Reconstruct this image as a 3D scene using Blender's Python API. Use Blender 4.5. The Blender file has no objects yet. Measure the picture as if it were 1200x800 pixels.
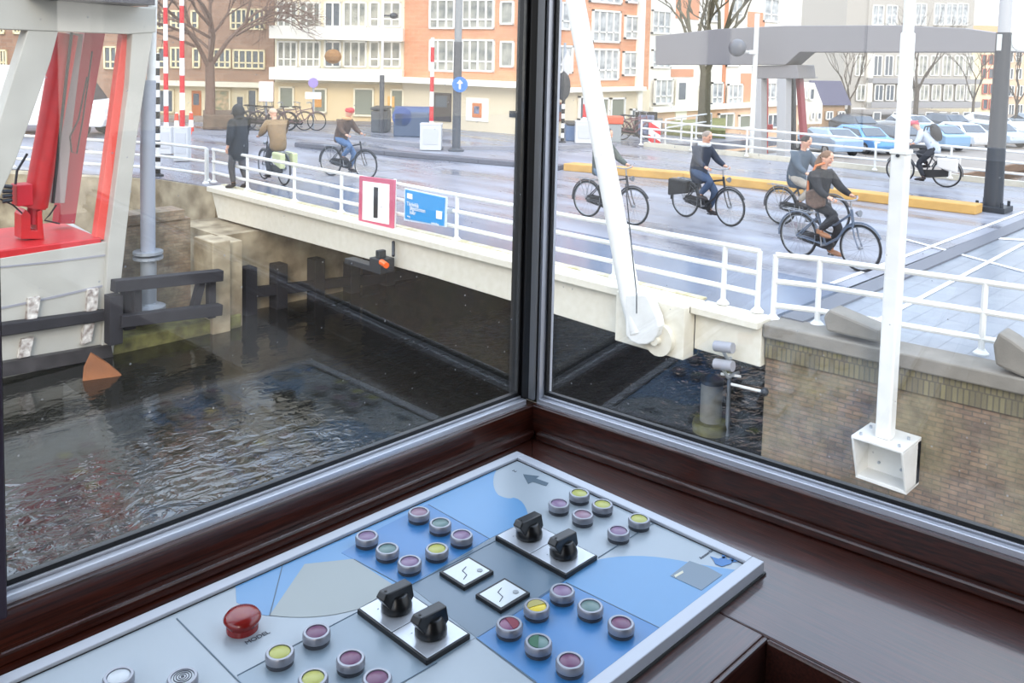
import bpy, bmesh, math, random
from math import sin, cos, radians, pi, atan, sqrt, atan2
from mathutils import Vector, Matrix
random.seed(7)
C = bpy.context.scene.collection
SC = bpy.context.scene
# ------------------------------------------------------------ camera
F=1055.;PX,PY=600.,145.;ROLL=atan(.0233);PITCH=atan(83/1055.);YAW=radians(44);CH=3.1
fw=Vector((cos(YAW),sin(YAW),0));rt=Vector((sin(YAW),-cos(YAW),0));upv=Vector((0,0,1))
Zv=cos(PITCH)*fw-sin(PITCH)*upv
U0=cos(PITCH)*upv+sin(PITCH)*fw
Rv=cos(ROLL)*rt+sin(ROLL)*U0
Vv=cos(ROLL)*U0-sin(ROLL)*rt
cam=bpy.data.cameras.new('camera');co=bpy.data.objects.new('camera',cam);C.objects.link(co)
M=Matrix((Rv,Vv,-Zv)).transposed().to_4x4();M.translation=Vector((0,0,CH));co.matrix_world=M
cam.sensor_width=36;cam.lens=F/1200*36;cam.shift_x=0;cam.shift_y=-(400-PY)/1200;cam.clip_start=.02;cam.clip_end=500
SC.camera=co
# ------------------------------------------------------------ sky, sun, exposure
EXPOSURE=0.02
SKY=1.75
SUN=1.7
SC.view_settings.view_transform='Standard'
SC.view_settings.look='None';SC.view_settings.gamma=1;SC.view_settings.use_curve_mapping=False
SC.view_settings.exposure=EXPOSURE
w=bpy.data.worlds.new('sky');SC.world=w;w.use_nodes=True
nt=w.node_tree;nt.nodes.clear()
def N(t,ty,**k):
    n=t.nodes.new(ty)
    for a,b in k.items(): setattr(n,a,b)
    return n
tc=N(nt,'ShaderNodeTexCoord');sp=N(nt,'ShaderNodeSeparateXYZ');cr=N(nt,'ShaderNodeValToRGB')
no=N(nt,'ShaderNodeTexNoise');no.inputs['Scale'].default_value=2.2;no.inputs['Detail'].default_value=5
mx=N(nt,'ShaderNodeMixRGB');bg=N(nt,'ShaderNodeBackground');ow=N(nt,'ShaderNodeOutputWorld');cr2=N(nt,'ShaderNodeValToRGB')
nt.links.new(tc.outputs['Generated'],sp.inputs[0]);nt.links.new(sp.outputs[2],cr.inputs[0])
cr.color_ramp.elements[0].position=0.0;cr.color_ramp.elements[0].color=(1,.95,.87,1)
cr.color_ramp.elements[1].position=.6;cr.color_ramp.elements[1].color=(.54,.66,.86,1)
e=cr.color_ramp.elements.new(.22);e.color=(.74,.84,1.0,1)
nt.links.new(tc.outputs['Generated'],no.inputs['Vector']);nt.links.new(no.outputs[0],cr2.inputs[0])
cr2.color_ramp.elements[0].position=.48;cr2.color_ramp.elements[1].position=.72
mx.inputs[2].default_value=(.95,.97,1.0,1);nt.links.new(cr2.outputs[0],mx.inputs[0])
nt.links.new(cr.outputs[0],mx.inputs[1]);nt.links.new(mx.outputs[0],bg.inputs[0]);mrz=N(nt,'ShaderNodeMapRange');mrz.inputs[1].default_value=.22;mrz.inputs[2].default_value=.55;mrz.inputs[3].default_value=SKY;mrz.inputs[4].default_value=SKY*2.3
nt.links.new(sp.outputs[2],mrz.inputs[0]);nt.links.new(mrz.outputs[0],bg.inputs[1])
nt.links.new(bg.outputs[0],ow.inputs[0])
sl=bpy.data.lights.new('sun','SUN');sl.energy=SUN;sl.angle=radians(25);sl.color=(1,.86,.70)
so=bpy.data.objects.new('sun',sl);C.objects.link(so)
sd=Vector((-.55,-.6,.42))  # towards the sun: behind and above the canal house
so.rotation_euler=sd.to_track_quat('Z','Y').to_euler();so.location=(0,0,30)
# ------------------------------------------------------------ pixel -> point on a world plane (1200x800 frame)
def ray(px,py): return Zv+(px-PX)/F*Rv+(PY-py)/F*Vv
O=Vector((0,0,CH))
def G(px,py,z=0.): d=ray(px,py);return O+d*((z-CH)/d.z)
def PX_(px,py,x): d=ray(px,py);return O+d*(x/d.x)
def PY_(px,py,y): d=ray(px,py);return O+d*(y/d.y)
def D(px,py,dep): d=ray(px,py);return O+d*(dep/d.dot(fw))
# ------------------------------------------------------------ materials
def lin(c):
    return tuple(((v/255)/12.92 if v/255<=.04045 else ((v/255+.055)/1.055)**2.4) for v in c)+(1,)
MC={}
def mat(name,col,rough=.6,metal=0.,noise=0.,nscale=6.,bump=0.,bscale=40.,stretch=None,col2=None,spec=.5,emit=0):
    if name in MC: return MC[name]
    m=bpy.data.materials.new(name);MC[name]=m;m.use_nodes=True;t=m.node_tree;b=t.nodes['Principled BSDF']
    c=lin(col);b.inputs['Base Color'].default_value=c;b.inputs['Roughness'].default_value=rough;b.inputs['Metallic'].default_value=metal
    b.inputs['Specular IOR Level'].default_value=spec
    if noise or bump:
        tcn=N(t,'ShaderNodeTexCoord');mp=N(t,'ShaderNodeMapping');t.links.new(tcn.outputs['Object'],mp.inputs[0])
        if stretch: mp.inputs['Scale'].default_value=stretch
    if noise:
        n=N(t,'ShaderNodeTexNoise');n.inputs['Scale'].default_value=nscale;n.inputs['Detail'].default_value=6
        t.links.new(mp.outputs[0],n.inputs['Vector'])
        r=N(t,'ShaderNodeValToRGB');r.color_ramp.elements[0].position=.3;r.color_ramp.elements[1].position=.7
        a=lin(col2) if col2 else tuple(v*(1-noise) for v in c[:3])+(1,)
        r.color_ramp.elements[0].color=a;r.color_ramp.elements[1].color=c
        t.links.new(n.outputs[0],r.inputs[0]);t.links.new(r.outputs[0],b.inputs['Base Color'])
    if bump:
        n=N(t,'ShaderNodeTexNoise');n.inputs['Scale'].default_value=bscale;n.inputs['Detail'].default_value=3
        t.links.new(mp.outputs[0],n.inputs['Vector']);bp=N(t,'ShaderNodeBump');bp.inputs['Strength'].default_value=bump;bp.inputs['Distance'].default_value=.01
        t.links.new(n.outputs[0],bp.inputs['Height']);t.links.new(bp.outputs[0],b.inputs['Normal'])
    return m
def brick(name,c1,c2,mortar,axes='xz',scale=1.,dirt=None,bw=.24,bh=.08,rough=.85):
    if name in MC: return MC[name]
    m=bpy.data.materials.new(name);MC[name]=m;m.use_nodes=True;t=m.node_tree;b=t.nodes['Principled BSDF'];b.inputs['Roughness'].default_value=rough
    tcn=N(t,'ShaderNodeTexCoord');s=N(t,'ShaderNodeSeparateXYZ');cb=N(t,'ShaderNodeCombineXYZ')
    t.links.new(tcn.outputs['Object'],s.inputs[0]);t.links.new(s.outputs['XYZ'.index(axes[0].upper())],cb.inputs[0]);t.links.new(s.outputs['XYZ'.index(axes[1].upper())],cb.inputs[1])
    br=N(t,'ShaderNodeTexBrick');br.inputs['Scale'].default_value=scale;br.inputs['Brick Width'].default_value=bw;br.inputs['Row Height'].default_value=bh
    br.inputs['Mortar Size'].default_value=.008;br.inputs['Color1'].default_value=lin(c1);br.inputs['Color2'].default_value=lin(c2);br.inputs['Mortar'].default_value=lin(mortar)
    t.links.new(cb.outputs[0],br.inputs['Vector']);out=br.outputs[0]
    if dirt:
        n=N(t,'ShaderNodeTexNoise');n.inputs['Scale'].default_value=1.6;n.inputs['Detail'].default_value=8;t.links.new(tcn.outputs['Object'],n.inputs['Vector'])
        r=N(t,'ShaderNodeValToRGB');r.color_ramp.elements[0].position=.42;r.color_ramp.elements[1].position=.66
        mm=N(t,'ShaderNodeMixRGB');mm.inputs[2].default_value=lin(dirt);t.links.new(n.outputs[0],r.inputs[0])
        ml=N(t,'ShaderNodeMath',operation='MULTIPLY');ml.inputs[1].default_value=.6;t.links.new(r.outputs[0],ml.inputs[0])
        t.links.new(ml.outputs[0],mm.inputs[0]);t.links.new(out,mm.inputs[1]);out=mm.outputs[0]
    n3=N(t,'ShaderNodeTexNoise');n3.inputs['Scale'].default_value=5.5;n3.inputs['Detail'].default_value=9;n3.inputs['Roughness'].default_value=.7;t.links.new(tcn.outputs['Object'],n3.inputs['Vector'])
    q3=N(t,'ShaderNodeMapRange');q3.inputs[1].default_value=.3;q3.inputs[2].default_value=.7;q3.inputs[3].default_value=.55 if dirt else .85;q3.inputs[4].default_value=1.3 if dirt else 1.1;t.links.new(n3.outputs[0],q3.inputs[0])
    m3=N(t,'ShaderNodeMixRGB',blend_type='MULTIPLY');m3.inputs[0].default_value=1;t.links.new(out,m3.inputs[1]);t.links.new(q3.outputs[0],m3.inputs[2]);out=m3.outputs[0]
    t.links.new(out,b.inputs['Base Color']);
    bp=N(t,'ShaderNodeBump');bp.inputs['Strength'].default_value=.5;bp.inputs['Distance'].default_value=.01;bp.invert=True
    t.links.new(br.outputs['Fac'],bp.inputs['Height']);t.links.new(bp.outputs[0],b.inputs['Normal'])
    return m
def stripes(name,c1,c2,period,axis='Z',rough=.5,skew=0):
    if name in MC: return MC[name]
    m=bpy.data.materials.new(name);MC[name]=m;m.use_nodes=True;t=m.node_tree;b=t.nodes['Principled BSDF'];b.inputs['Roughness'].default_value=rough
    tcn=N(t,'ShaderNodeTexCoord');s=N(t,'ShaderNodeSeparateXYZ');t.links.new(tcn.outputs['Object'],s.inputs[0])
    d=N(t,'ShaderNodeMath',operation='DIVIDE');d.inputs[1].default_value=period
    if skew:
        k=N(t,'ShaderNodeMath',operation='MULTIPLY_ADD');k.inputs[1].default_value=skew
        t.links.new(s.outputs[0],k.inputs[0]);t.links.new(s.outputs[2],k.inputs[2]);t.links.new(k.outputs[0],d.inputs[0])
    else: t.links.new(s.outputs['XYZ'.index(axis)],d.inputs[0])
    f=N(t,'ShaderNodeMath',operation='FRACT');g=N(t,'ShaderNodeMath',operation='GREATER_THAN');g.inputs[1].default_value=.5
    mm=N(t,'ShaderNodeMixRGB');mm.inputs[1].default_value=lin(c1);mm.inputs[2].default_value=lin(c2)
    t.links.new(d.outputs[0],f.inputs[0]);t.links.new(f.outputs[0],g.inputs[0]);t.links.new(g.outputs[0],mm.inputs[0]);t.links.new(mm.outputs[0],b.inputs['Base Color'])
    return m
def pane_mat(name='window_glass',dust=.012,specks=True):
    if name in MC: return MC[name]
    m=bpy.data.materials.new(name);MC[name]=m;m.use_nodes=True;t=m.node_tree;t.nodes.clear()
    tr=N(t,'ShaderNodeBsdfTransparent');tr.inputs[0].default_value=(.985,.99,.985,1);gl=N(t,'ShaderNodeBsdfGlossy');gl.inputs['Roughness'].default_value=0
    fr=N(t,'ShaderNodeFresnel');fr.inputs[0].default_value=1.5;mi=N(t,'ShaderNodeMixShader');df=N(t,'ShaderNodeBsdfDiffuse');df.inputs[0].default_value=(.9,.92,.95,1)
    m2=N(t,'ShaderNodeMixShader');o=N(t,'ShaderNodeOutputMaterial')
    ge=N(t,'ShaderNodeNewGeometry');mr=N(t,'ShaderNodeMapRange');mr.inputs[3].default_value=1.65;mr.inputs[4].default_value=1/1.65
    t.links.new(ge.outputs['Backfacing'],mr.inputs[0]);t.links.new(mr.outputs[0],fr.inputs[0])
    t.links.new(fr.outputs[0],mi.inputs[0]);t.links.new(tr.outputs[0],mi.inputs[1]);t.links.new(gl.outputs[0],mi.inputs[2])
    tcn=N(t,'ShaderNodeTexCoord');v=N(t,'ShaderNodeTexVoronoi');v.inputs['Scale'].default_value=38
    t.links.new(tcn.outputs['Object'],v.inputs['Vector'])
    lt=N(t,'ShaderNodeMath',operation='LESS_THAN');lt.inputs[1].default_value=.05
    t.links.new(v.outputs['Distance'],lt.inputs[0])
    n=N(t,'ShaderNodeTexNoise');n.inputs['Scale'].default_value=7;n.inputs['Detail'].default_value=6;t.links.new(tcn.outputs['Object'],n.inputs['Vector'])
    k=N(t,'ShaderNodeMath',operation='MULTIPLY');k.inputs[1].default_value=dust*2;t.links.new(n.outputs[0],k.inputs[0])
    k2=N(t,'ShaderNodeMath',operation='MULTIPLY_ADD');k2.inputs[1].default_value=.3 if specks else 0;t.links.new(lt.outputs[0],k2.inputs[0]);t.links.new(k.outputs[0],k2.inputs[2])
    t.links.new(k2.outputs[0],m2.inputs[0]);t.links.new(mi.outputs[0],m2.inputs[1]);t.links.new(df.outputs[0],m2.inputs[2]);t.links.new(m2.outputs[0],o.inputs[0])
    return m
# ------------------------------------------------------------ mesh builder
XF={}
class MB:
    def __init__(s): s.v=[];s.f=[];s.mi=[]
    def add(s,vs,fs,m=0):
        k=len(s.v);s.v+=[Vector(p) for p in vs];s.f+=[tuple(i+k for i in f) for f in fs];s.mi+=[m]*len(fs);return s
    def box(s,x0,x1,y0,y1,z0,z1,m=0):
        return s.add([(x0,y0,z0),(x1,y0,z0),(x1,y1,z0),(x0,y1,z0),(x0,y0,z1),(x1,y0,z1),(x1,y1,z1),(x0,y1,z1)],
            [(3,2,1,0),(4,5,6,7),(0,1,5,4),(1,2,6,5),(2,3,7,6),(3,0,4,7)],m)
    def obox(s,c,sx,sy,sz,rz=0,m=0,R=None):
        R=R or Matrix.Rotation(rz,3,'Z');c=Vector(c)
        vs=[c+R@Vector((a*sx/2,b*sy/2,d*sz/2)) for d in(-1,1) for a,b in((-1,-1),(1,-1),(1,1),(-1,1))]
        return s.add(vs,[(3,2,1,0),(4,5,6,7),(0,1,5,4),(1,2,6,5),(2,3,7,6),(3,0,4,7)],m)
    def beam(s,p,q,wd,h,m=0,side=None):
        p=Vector(p);q=Vector(q);d=(q-p);L=d.length;d.normalize()
        a=Vector(side) if side else Vector((0,0,1)).cross(d)
        if a.length<1e-4: a=Vector((1,0,0))
        a=(a-a.dot(d)*d).normalized();b=d.cross(a)
        return s.obox((p+q)/2,L,wd,h,m=m,R=Matrix((d,a,b)).transposed())
    def prism(s,pts,vec,m=0):
        pts=[Vector(p) for p in pts];vec=Vector(vec);n=len(pts)
        nv=Vector((0,0,0))
        for i in range(n): nv+=(pts[i]-pts[0]).cross(pts[(i+1)%n]-pts[0])
        if nv.dot(vec)>0: pts=pts[::-1]
        return s.add(pts+[p+vec for p in pts],[tuple(range(n)),tuple(range(2*n-1,n-1,-1))]+[(i+n,(i+1)%n+n,(i+1)%n,i) for i in range(n)],m)
    def tube(s,pts,r,n=8,m=0,caps=True,closed=False):
        pts=[Vector(p) for p in pts];k=len(pts);rr=r if isinstance(r,(list,tuple)) else [r]*k
        up=None;vs=[]
        for i,p in enumerate(pts):
            if closed: d=pts[(i+1)%k]-pts[i-1]
            else: d=pts[min(i+1,k-1)]-pts[max(i-1,0)]
            d.normalize()
            if up is None: up=d.orthogonal().normalized()
            up=(up-up.dot(d)*d);up=up.normalized() if up.length>1e-5 else d.orthogonal().normalized()
            b=d.cross(up)
            vs+=[p+rr[i]*(cos(2*pi*j/n)*up+sin(2*pi*j/n)*b) for j in range(n)]
        fs=[(i*n+j,i*n+(j+1)%n,((i+1)%k)*n+(j+1)%n,((i+1)%k)*n+j) for i in range(k if closed else k-1) for j in range(n)]
        if caps and not closed: fs+=[tuple(range(n-1,-1,-1)),tuple(range((k-1)*n,k*n))]
        return s.add(vs,fs,m)
    def lathe(s,prof,c=(0,0,0),n=24,m=0,axis=None):
        c=Vector(c);vs=[];R=Matrix.Identity(3) if axis is None else Vector((0,0,1)).rotation_difference(Vector(axis)).to_matrix()
        for r,z in prof: vs+=[c+R@Vector((r*cos(2*pi*j/n),r*sin(2*pi*j/n),z)) for j in range(n)]
        k=len(prof);fs=[(i*n+j,i*n+(j+1)%n,(i+1)*n+(j+1)%n,(i+1)*n+j) for i in range(k-1) for j in range(n)]
        fs+=[tuple(range(n-1,-1,-1)),tuple(range((k-1)*n,k*n))]
        return s.add(vs,fs,m)
    def ell(s,c,rx,ry,rz,n=12,k=8,m=0,R=None,z0=-1.,z1=1.):
        c=Vector(c);vs=[];a0=math.asin(z0);a1=math.asin(z1)
        for i in range(k+1):
            a=a0+(a1-a0)*i/k
            for j in range(n):
                p=Vector((rx*max(cos(a),.02)*cos(2*pi*j/n),ry*max(cos(a),.02)*sin(2*pi*j/n),rz*sin(a)));vs.append(c+(R@p if R else p))
        fs=[(i*n+j,i*n+(j+1)%n,(i+1)*n+(j+1)%n,(i+1)*n+j) for i in range(k) for j in range(n)]
        fs+=[tuple(range(n-1,-1,-1)),tuple(range(k*n,(k+1)*n))]
        return s.add(vs,fs,m)
    def build(s,name,ms,parent=None,bevel=0,smooth=False,local=False,seg=2):
        me=bpy.data.meshes.new(name)
        vs=s.v
        if parent is not None and not local and parent.name in XF:
            inv=XF[parent.name].inverted();vs=[inv@p for p in vs]
        me.from_pydata([tuple(p) for p in vs],[],s.f)
        ms=ms if isinstance(ms,(list,tuple)) else [ms]
        for m in ms: me.materials.append(m)
        if len(ms)>1: me.polygons.foreach_set('material_index',s.mi)
        if smooth: me.polygons.foreach_set('use_smooth',[True]*len(me.polygons))
        me.update();return link(name,me,parent,bevel,smooth,seg)
def link(name,me,parent=None,bevel=0,smooth=False,seg=2):
    o=bpy.data.objects.new(name,me);C.objects.link(o)
    if parent is not None:
        o.parent=parent
        if parent.name in XF: XF[o.name]=XF[parent.name]
    else: XF[o.name]=Matrix.Identity(4)
    if bevel:
        b=o.modifiers.new('bevel','BEVEL');b.width=bevel;b.segments=seg;b.limit_method='ANGLE';b.angle_limit=radians(35)
    if smooth:
        try: me.set_sharp_from_angle(angle=radians(40))
        except Exception: pass
    return o
def root(name,loc,label,cat,group=None,rz=0):
    o=bpy.data.objects.new(name,None);C.objects.link(o);o.empty_display_size=.1
    o.location=loc;o.rotation_euler=(0,0,rz);XF[o.name]=Matrix.Translation(Vector(loc))@Matrix.Rotation(rz,4,'Z')
    return tag(o,label,cat,group)
def tag(o,label,cat,group=None,kind=None):
    o['label']=label;o['category']=cat
    if group: o['group']=group
    if kind: o['kind']=kind
    return o
def struct(o,label=None):
    o['kind']='structure'
    if label: o['label']=label
    return o
def ctree(o,parent=None):
    c=o.copy();C.objects.link(c);c.parent=parent
    if o.name in XF: XF[c.name]=XF[o.name]
    for ch in o.children: ctree(ch,c)
    return c
# ------------------------------------------------------------ common materials
white=mat('white_paint',(226,226,222),.45,noise=.12,nscale=5)
cream=mat('cream_paint',(222,217,202),.5,noise=.15,nscale=9,col2=(212,206,188))
offw=mat('offwhite_steel',(184,182,173),.5,noise=.12,nscale=2)
greyp=mat('grey_paint',(150,150,156),.5)
red=mat('red_paint',(200,38,42),.4,noise=.2)
dkred=mat('dark_red_paint',(140,30,50),.45)
black=mat('black_paint',(16,16,18),.4)
dark=mat('dark_metal',(46,50,56),.45,metal=.2)
galv=mat('galvanised_steel',(165,172,180),.4,metal=.4)
# ============================================================ STRUCTURE
WZ=-2.3
def plane(name,pts,z,m,label=None,th=.3):
    return struct(MB().prism([(x,y,z-th) for x,y in pts],(0,0,th)).build(name,m),label)
# water
def water_mat():
    m=bpy.data.materials.new('canal_water');m.use_nodes=True;t=m.node_tree;b=t.nodes['Principled BSDF']
    b.inputs['Base Color'].default_value=lin((25,24,18));b.inputs['Roughness'].default_value=.02;b.inputs['IOR'].default_value=1.45;b.inputs['Specular IOR Level'].default_value=1.
    tcn=N(t,'ShaderNodeTexCoord');n=N(t,'ShaderNodeTexNoise');n.inputs['Scale'].default_value=3.4;n.inputs['Detail'].default_value=3;n.inputs['Distortion'].default_value=.6
    mp=N(t,'ShaderNodeMapping');mp.inputs['Scale'].default_value=(1,1.5,1);t.links.new(tcn.outputs['Object'],mp.inputs[0]);t.links.new(mp.outputs[0],n.inputs['Vector'])
    n2=N(t,'ShaderNodeTexNoise');n2.inputs['Scale'].default_value=.25;t.links.new(tcn.outputs['Object'],n2.inputs['Vector'])
    # ripples are strongest in the open basin, calm in the lee of the bridge
    s=N(t,'ShaderNodeSeparateXYZ');t.links.new(tcn.outputs['Object'],s.inputs[0])
    mr=N(t,'ShaderNodeMapRange');mr.inputs[1].default_value=12.;mr.inputs[2].default_value=7.5;mr.inputs[3].default_value=.10;mr.inputs[4].default_value=1.
    t.links.new(s.outputs[1],mr.inputs[0])
    bp=N(t,'ShaderNodeBump');bp.inputs['Distance'].default_value=.12
    k=N(t,'ShaderNodeMath',operation='MULTIPLY');t.links.new(mr.outputs[0],k.inputs[0]);k.inputs[1].default_value=.8;t.links.new(k.outputs[0],bp.inputs['Strength'])
    t.links.new(n.outputs[0],bp.inputs['Height']);t.links.new(bp.outputs[0],b.inputs['Normal'])
    return m
plane('canal_water',[(-40,-30),(9.9,-30),(9.9,5.3),(140,5.3),(140,30),(-40,30)],WZ,water_mat(),'dark rippled canal water around and under the bridge')
# wet asphalt
def road_mat():
    m=bpy.data.materials.new('wet_asphalt');m.use_nodes=True;t=m.node_tree;b=t.nodes['Principled BSDF']
    tcn=N(t,'ShaderNodeTexCoord');mp=N(t,'ShaderNodeMapping');mp.inputs['Scale'].default_value=(1.5,.35,1);t.links.new(tcn.outputs['Object'],mp.inputs[0])
    n=N(t,'ShaderNodeTexNoise');n.inputs['Scale'].default_value=.8;n.inputs['Detail'].default_value=7;t.links.new(mp.outputs[0],n.inputs['Vector'])
    r=N(t,'ShaderNodeValToRGB');r.color_ramp.elements[0].position=.35;r.color_ramp.elements[1].position=.65
    r.color_ramp.elements[0].color=lin((108,109,118));r.color_ramp.elements[1].color=lin((146,148,158));t.links.new(n.outputs[0],r.inputs[0]);t.links.new(r.outputs[0],b.inputs['Base Color'])
    r2=N(t,'ShaderNodeMapRange');r2.inputs[1].default_value=.35;r2.inputs[2].default_value=.62;r2.inputs[3].default_value=.14;r2.inputs[4].default_value=.5
    t.links.new(n.outputs[0],r2.inputs[0]);t.links.new(r2.outputs[0],b.inputs['Roughness']);b.inputs['Specular IOR Level'].default_value=.8
    return m
road=road_mat()
pav=brick('pavement_slabs',(134,140,148),(127,133,142),(110,116,124),'xy',bw=.6,bh=.3,rough=.3)
pavf=mat('far_pavement',(152,141,130),.6,noise=.2,nscale=1)
# left bank (road level 0), near approach, far quay
plane('floor_road_left_bank',[(9.6,18.3),(25.4,18.3),(29,17.5),(33,17),(33,23.5),(45,60),(-40,60),(-40,30),(6.,26),(9.3,20.2)],0,road,'grey wet asphalt street beyond the bridge, leading to the houses')
plane('floor_near_approach',[(9.85,5.1),(10.35,0),(11,-6),(13,-30),(90,-30),(90,4.4),(25.4,5.0)],0,pav,'pale wet slab pavement at the near end of the bridge')
plane('floor_far_quay',[(33,17),(44,13.5),(140,9),(140,80),(40,60),(33,23.5)],-1.9,pavf,'far quay where the cars park')
plane('floor_far_pavement',[(14.5,36.5),(10,60),(34,60),(34,22.4),(29.,22.4),(25.3,25.2),(24.,28.5),(20.5,32)],.12,pavf,'pavement in front of the houses',th=.12)
# quay walls
qb=brick('quay_brick',(142,118,98),(116,100,88),(104,95,84),'yz',bw=.17,bh=.052,dirt=(128,122,92))
struct(MB().prism([(9.61,5.02,-4),(10.1,0,-4),(10.75,-6,-4),(12.9,-30,-4),(14,-30,-4),(14,5.02,-4)],(0,0,3.85)).build('wall_quay_near',qb),'mossy brown brick quay wall on the right')
stone=mat('coping_stone',(134,128,118),.7,noise=.25,nscale=4,bump=.3)
struct(MB().prism([(9.5,5.02,-.15),(10.0,0,-.15),(10.65,-6,-.15),(11.1,-6,-.15),(10.45,0,-.15),(9.95,5.02,-.15)],(0,0,.165)).build('trim_coping',stone,bevel=.02),'grey stone coping along the top of the near quay wall')
# row of upright soldier bricks under the coping is a course of its own
sb=brick('soldier_course',(128,120,90),(106,98,78),(94,88,74),'yz',bw=.055,bh=.24)
struct(MB().prism([(9.57,5.01,-.40),(10.07,0,-.40),(10.2,0,-.40),(9.75,5.01,-.40)],(0,0,.24)).build('trim_soldier_course',sb),'mossy upright brick course under the coping')
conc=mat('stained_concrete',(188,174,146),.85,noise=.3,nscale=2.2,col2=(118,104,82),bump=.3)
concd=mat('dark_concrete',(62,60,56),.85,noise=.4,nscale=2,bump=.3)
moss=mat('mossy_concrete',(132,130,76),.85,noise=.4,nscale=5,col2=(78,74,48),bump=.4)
struct(MB().prism([(-40,25,-4),(5.5,25,-4),(9.2,20.3,-4),(9.6,18.3,-4),(26,18.3,-4),(26,19.5,-4),(-40,40,-4)],(0,0,3.98)).build('wall_quay_left',conc),'tan concrete quay wall behind the white tower')
struct(MB().box(6.7,8.04,16.3,16.7,-4,-.2).prism([(6.7,16.25,-.2),(6.7,16.8,-.2),(6.7,16.8,-.02),(6.7,16.25,-.02)],(1.2,0,0)).build('wall_wing',brick('wing_brick',(150,134,112),(132,112,92),(128,116,100),'xz',bw=.2,bh=.06,dirt=(120,116,96))),'patched brick and concrete wing wall beside the bridge')
struct(MB().box(6.2,8.7,15.55,16.5,-4,-2.05).build('trim_ledge',moss,bevel=.03),'mossy ledge at the waterline')
struct(MB().box(8.05,8.42,15.45,16.2,-4,-.55).box(8.42,8.75,15.6,16.3,-4,-.62).build('wall_pier_end',conc,bevel=.02),'concrete corner pier with a rust stain')
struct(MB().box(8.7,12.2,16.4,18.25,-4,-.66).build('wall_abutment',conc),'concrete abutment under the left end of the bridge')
struct(MB().box(12.2,26,16.4,18.25,-4,-.66).build('wall_abutment_dark',mat('deck_shade_concrete',(52,52,50),.85,noise=.5,nscale=2,bump=.3)),'dark abutment deep under the bridge, deck shade put into its colour')  # dark concrete, with the shade of the deck also put into its colour
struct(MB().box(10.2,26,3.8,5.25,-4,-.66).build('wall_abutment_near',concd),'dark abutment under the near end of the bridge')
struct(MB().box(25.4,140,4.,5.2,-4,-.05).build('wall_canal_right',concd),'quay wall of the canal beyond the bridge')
struct(MB().prism([(26,17.4,-4),(33,16.9,-4),(44,13.4,-4),(140,8.9,-4),(140,12,-4),(26,22,-4)],(0,0,2.08)).build('wall_canal_far',brick('far_brick',(150,120,96),(132,104,84),(120,110,100),'xz',bw=.3,bh=.1)),'brick quay wall of the far canal bank')
# ============================================================ BRIDGE
br=root('bascule_bridge',(9.5,11.5,0),'cream steel drawbridge deck with box girder edge spanning the canal','bridge')
MB().box(9.6,25.3,5.05,18.27,-.12,.0).build('roadway',road,br)
MB().box(9.62,11.9,5.05,18.27,.001,.035).build('footway',mat('blue_grey_footway',(116,127,146),.2,noise=.2,nscale=1.2,spec=.8),br)
g=MB();g.prism([(9.5,5.95,-.06),(9.5,5.95,-.62),(9.5,10.9,-.56),(9.5,18.0,-.62),(9.5,18.27,-.06)],(.12,0,0));g.build('edge_girder',cream,br,bevel=.01)
MB().box(9.38,9.74,5.95,18.27,-.06,.05).build('girder_flange',cream,br,bevel=.012)
MB().prism([(9.28,5.95,-.62),(9.28,7.0,-.62),(9.28,7.0,.04),(9.28,5.95,.04)],(.35,0,0)).build('bearing_box',cream,br,bevel=.012)
MB().box(9.52,9.8,5.04,5.95,-.52,-.05).box(9.40,9.8,5.04,5.95,-.05,.04).build('end_girder',cream,br,bevel=.01)
for xx in (12.5,15.5,18.5,21.5,24.6):
    MB().box(xx,xx+.25,5.3,18.2,-.55,-.12).build('floor_beam',mat('under_steel',(120,116,104),.7),br)
MB().tube([(9.2,6.28,-.42),(9.45,6.28,-.42)],.21,20).tube([(9.12,6.28,-.42),(9.2,6.28,-.42)],.06,12).build('pivot_boss',cream,br,smooth=True)
# moss / dirt strip on kerb
MB().box(9.74,9.86,6.,18.3,.0,.06).build('kerb_strip',mat('weathered_kerb',(222,216,196),.8,noise=.5,nscale=7,col2=(176,164,120)),br)
# lift rod
rod=root('lifting_rod',(9.2,6.55,-.4),'long white lifting rod slanting up from the bridge edge past the window corner','rod')
a0=Vector((9.28,6.52,-.5));a1=Vector((9.2,8.6,5.6))
p1=PX_(739,350,9.25);p2=PX_(674,0,9.25);dirr=(p2-p1).normalized();p3=p1+dirr*6.2
lowp=PX_(752,388,9.25)
MB().tube([lowp,p1+dirr*.02,p1+dirr*.5,p3],[.17,.135,.135,.125],20).build('shaft',white,rod,smooth=True)
MB().prism([PX_(a,b,9.1) for a,b in ((733,345),(733,372),(733,393),(739,400),(748,404),(757,404),(765,400),(770,393),(772,383),(770,372),(764,358),(757,345))],(.14,0,0)).build('lower_eye',white,rod,bevel=.02)
MB().tube([PX_(733+i*2.6,215+i*27,9.06) if i<4 else PX_(746,345+ (i-4)*22,9.03) for i in range(6)],.008,6).build('grease_line',dark,rod)
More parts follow.
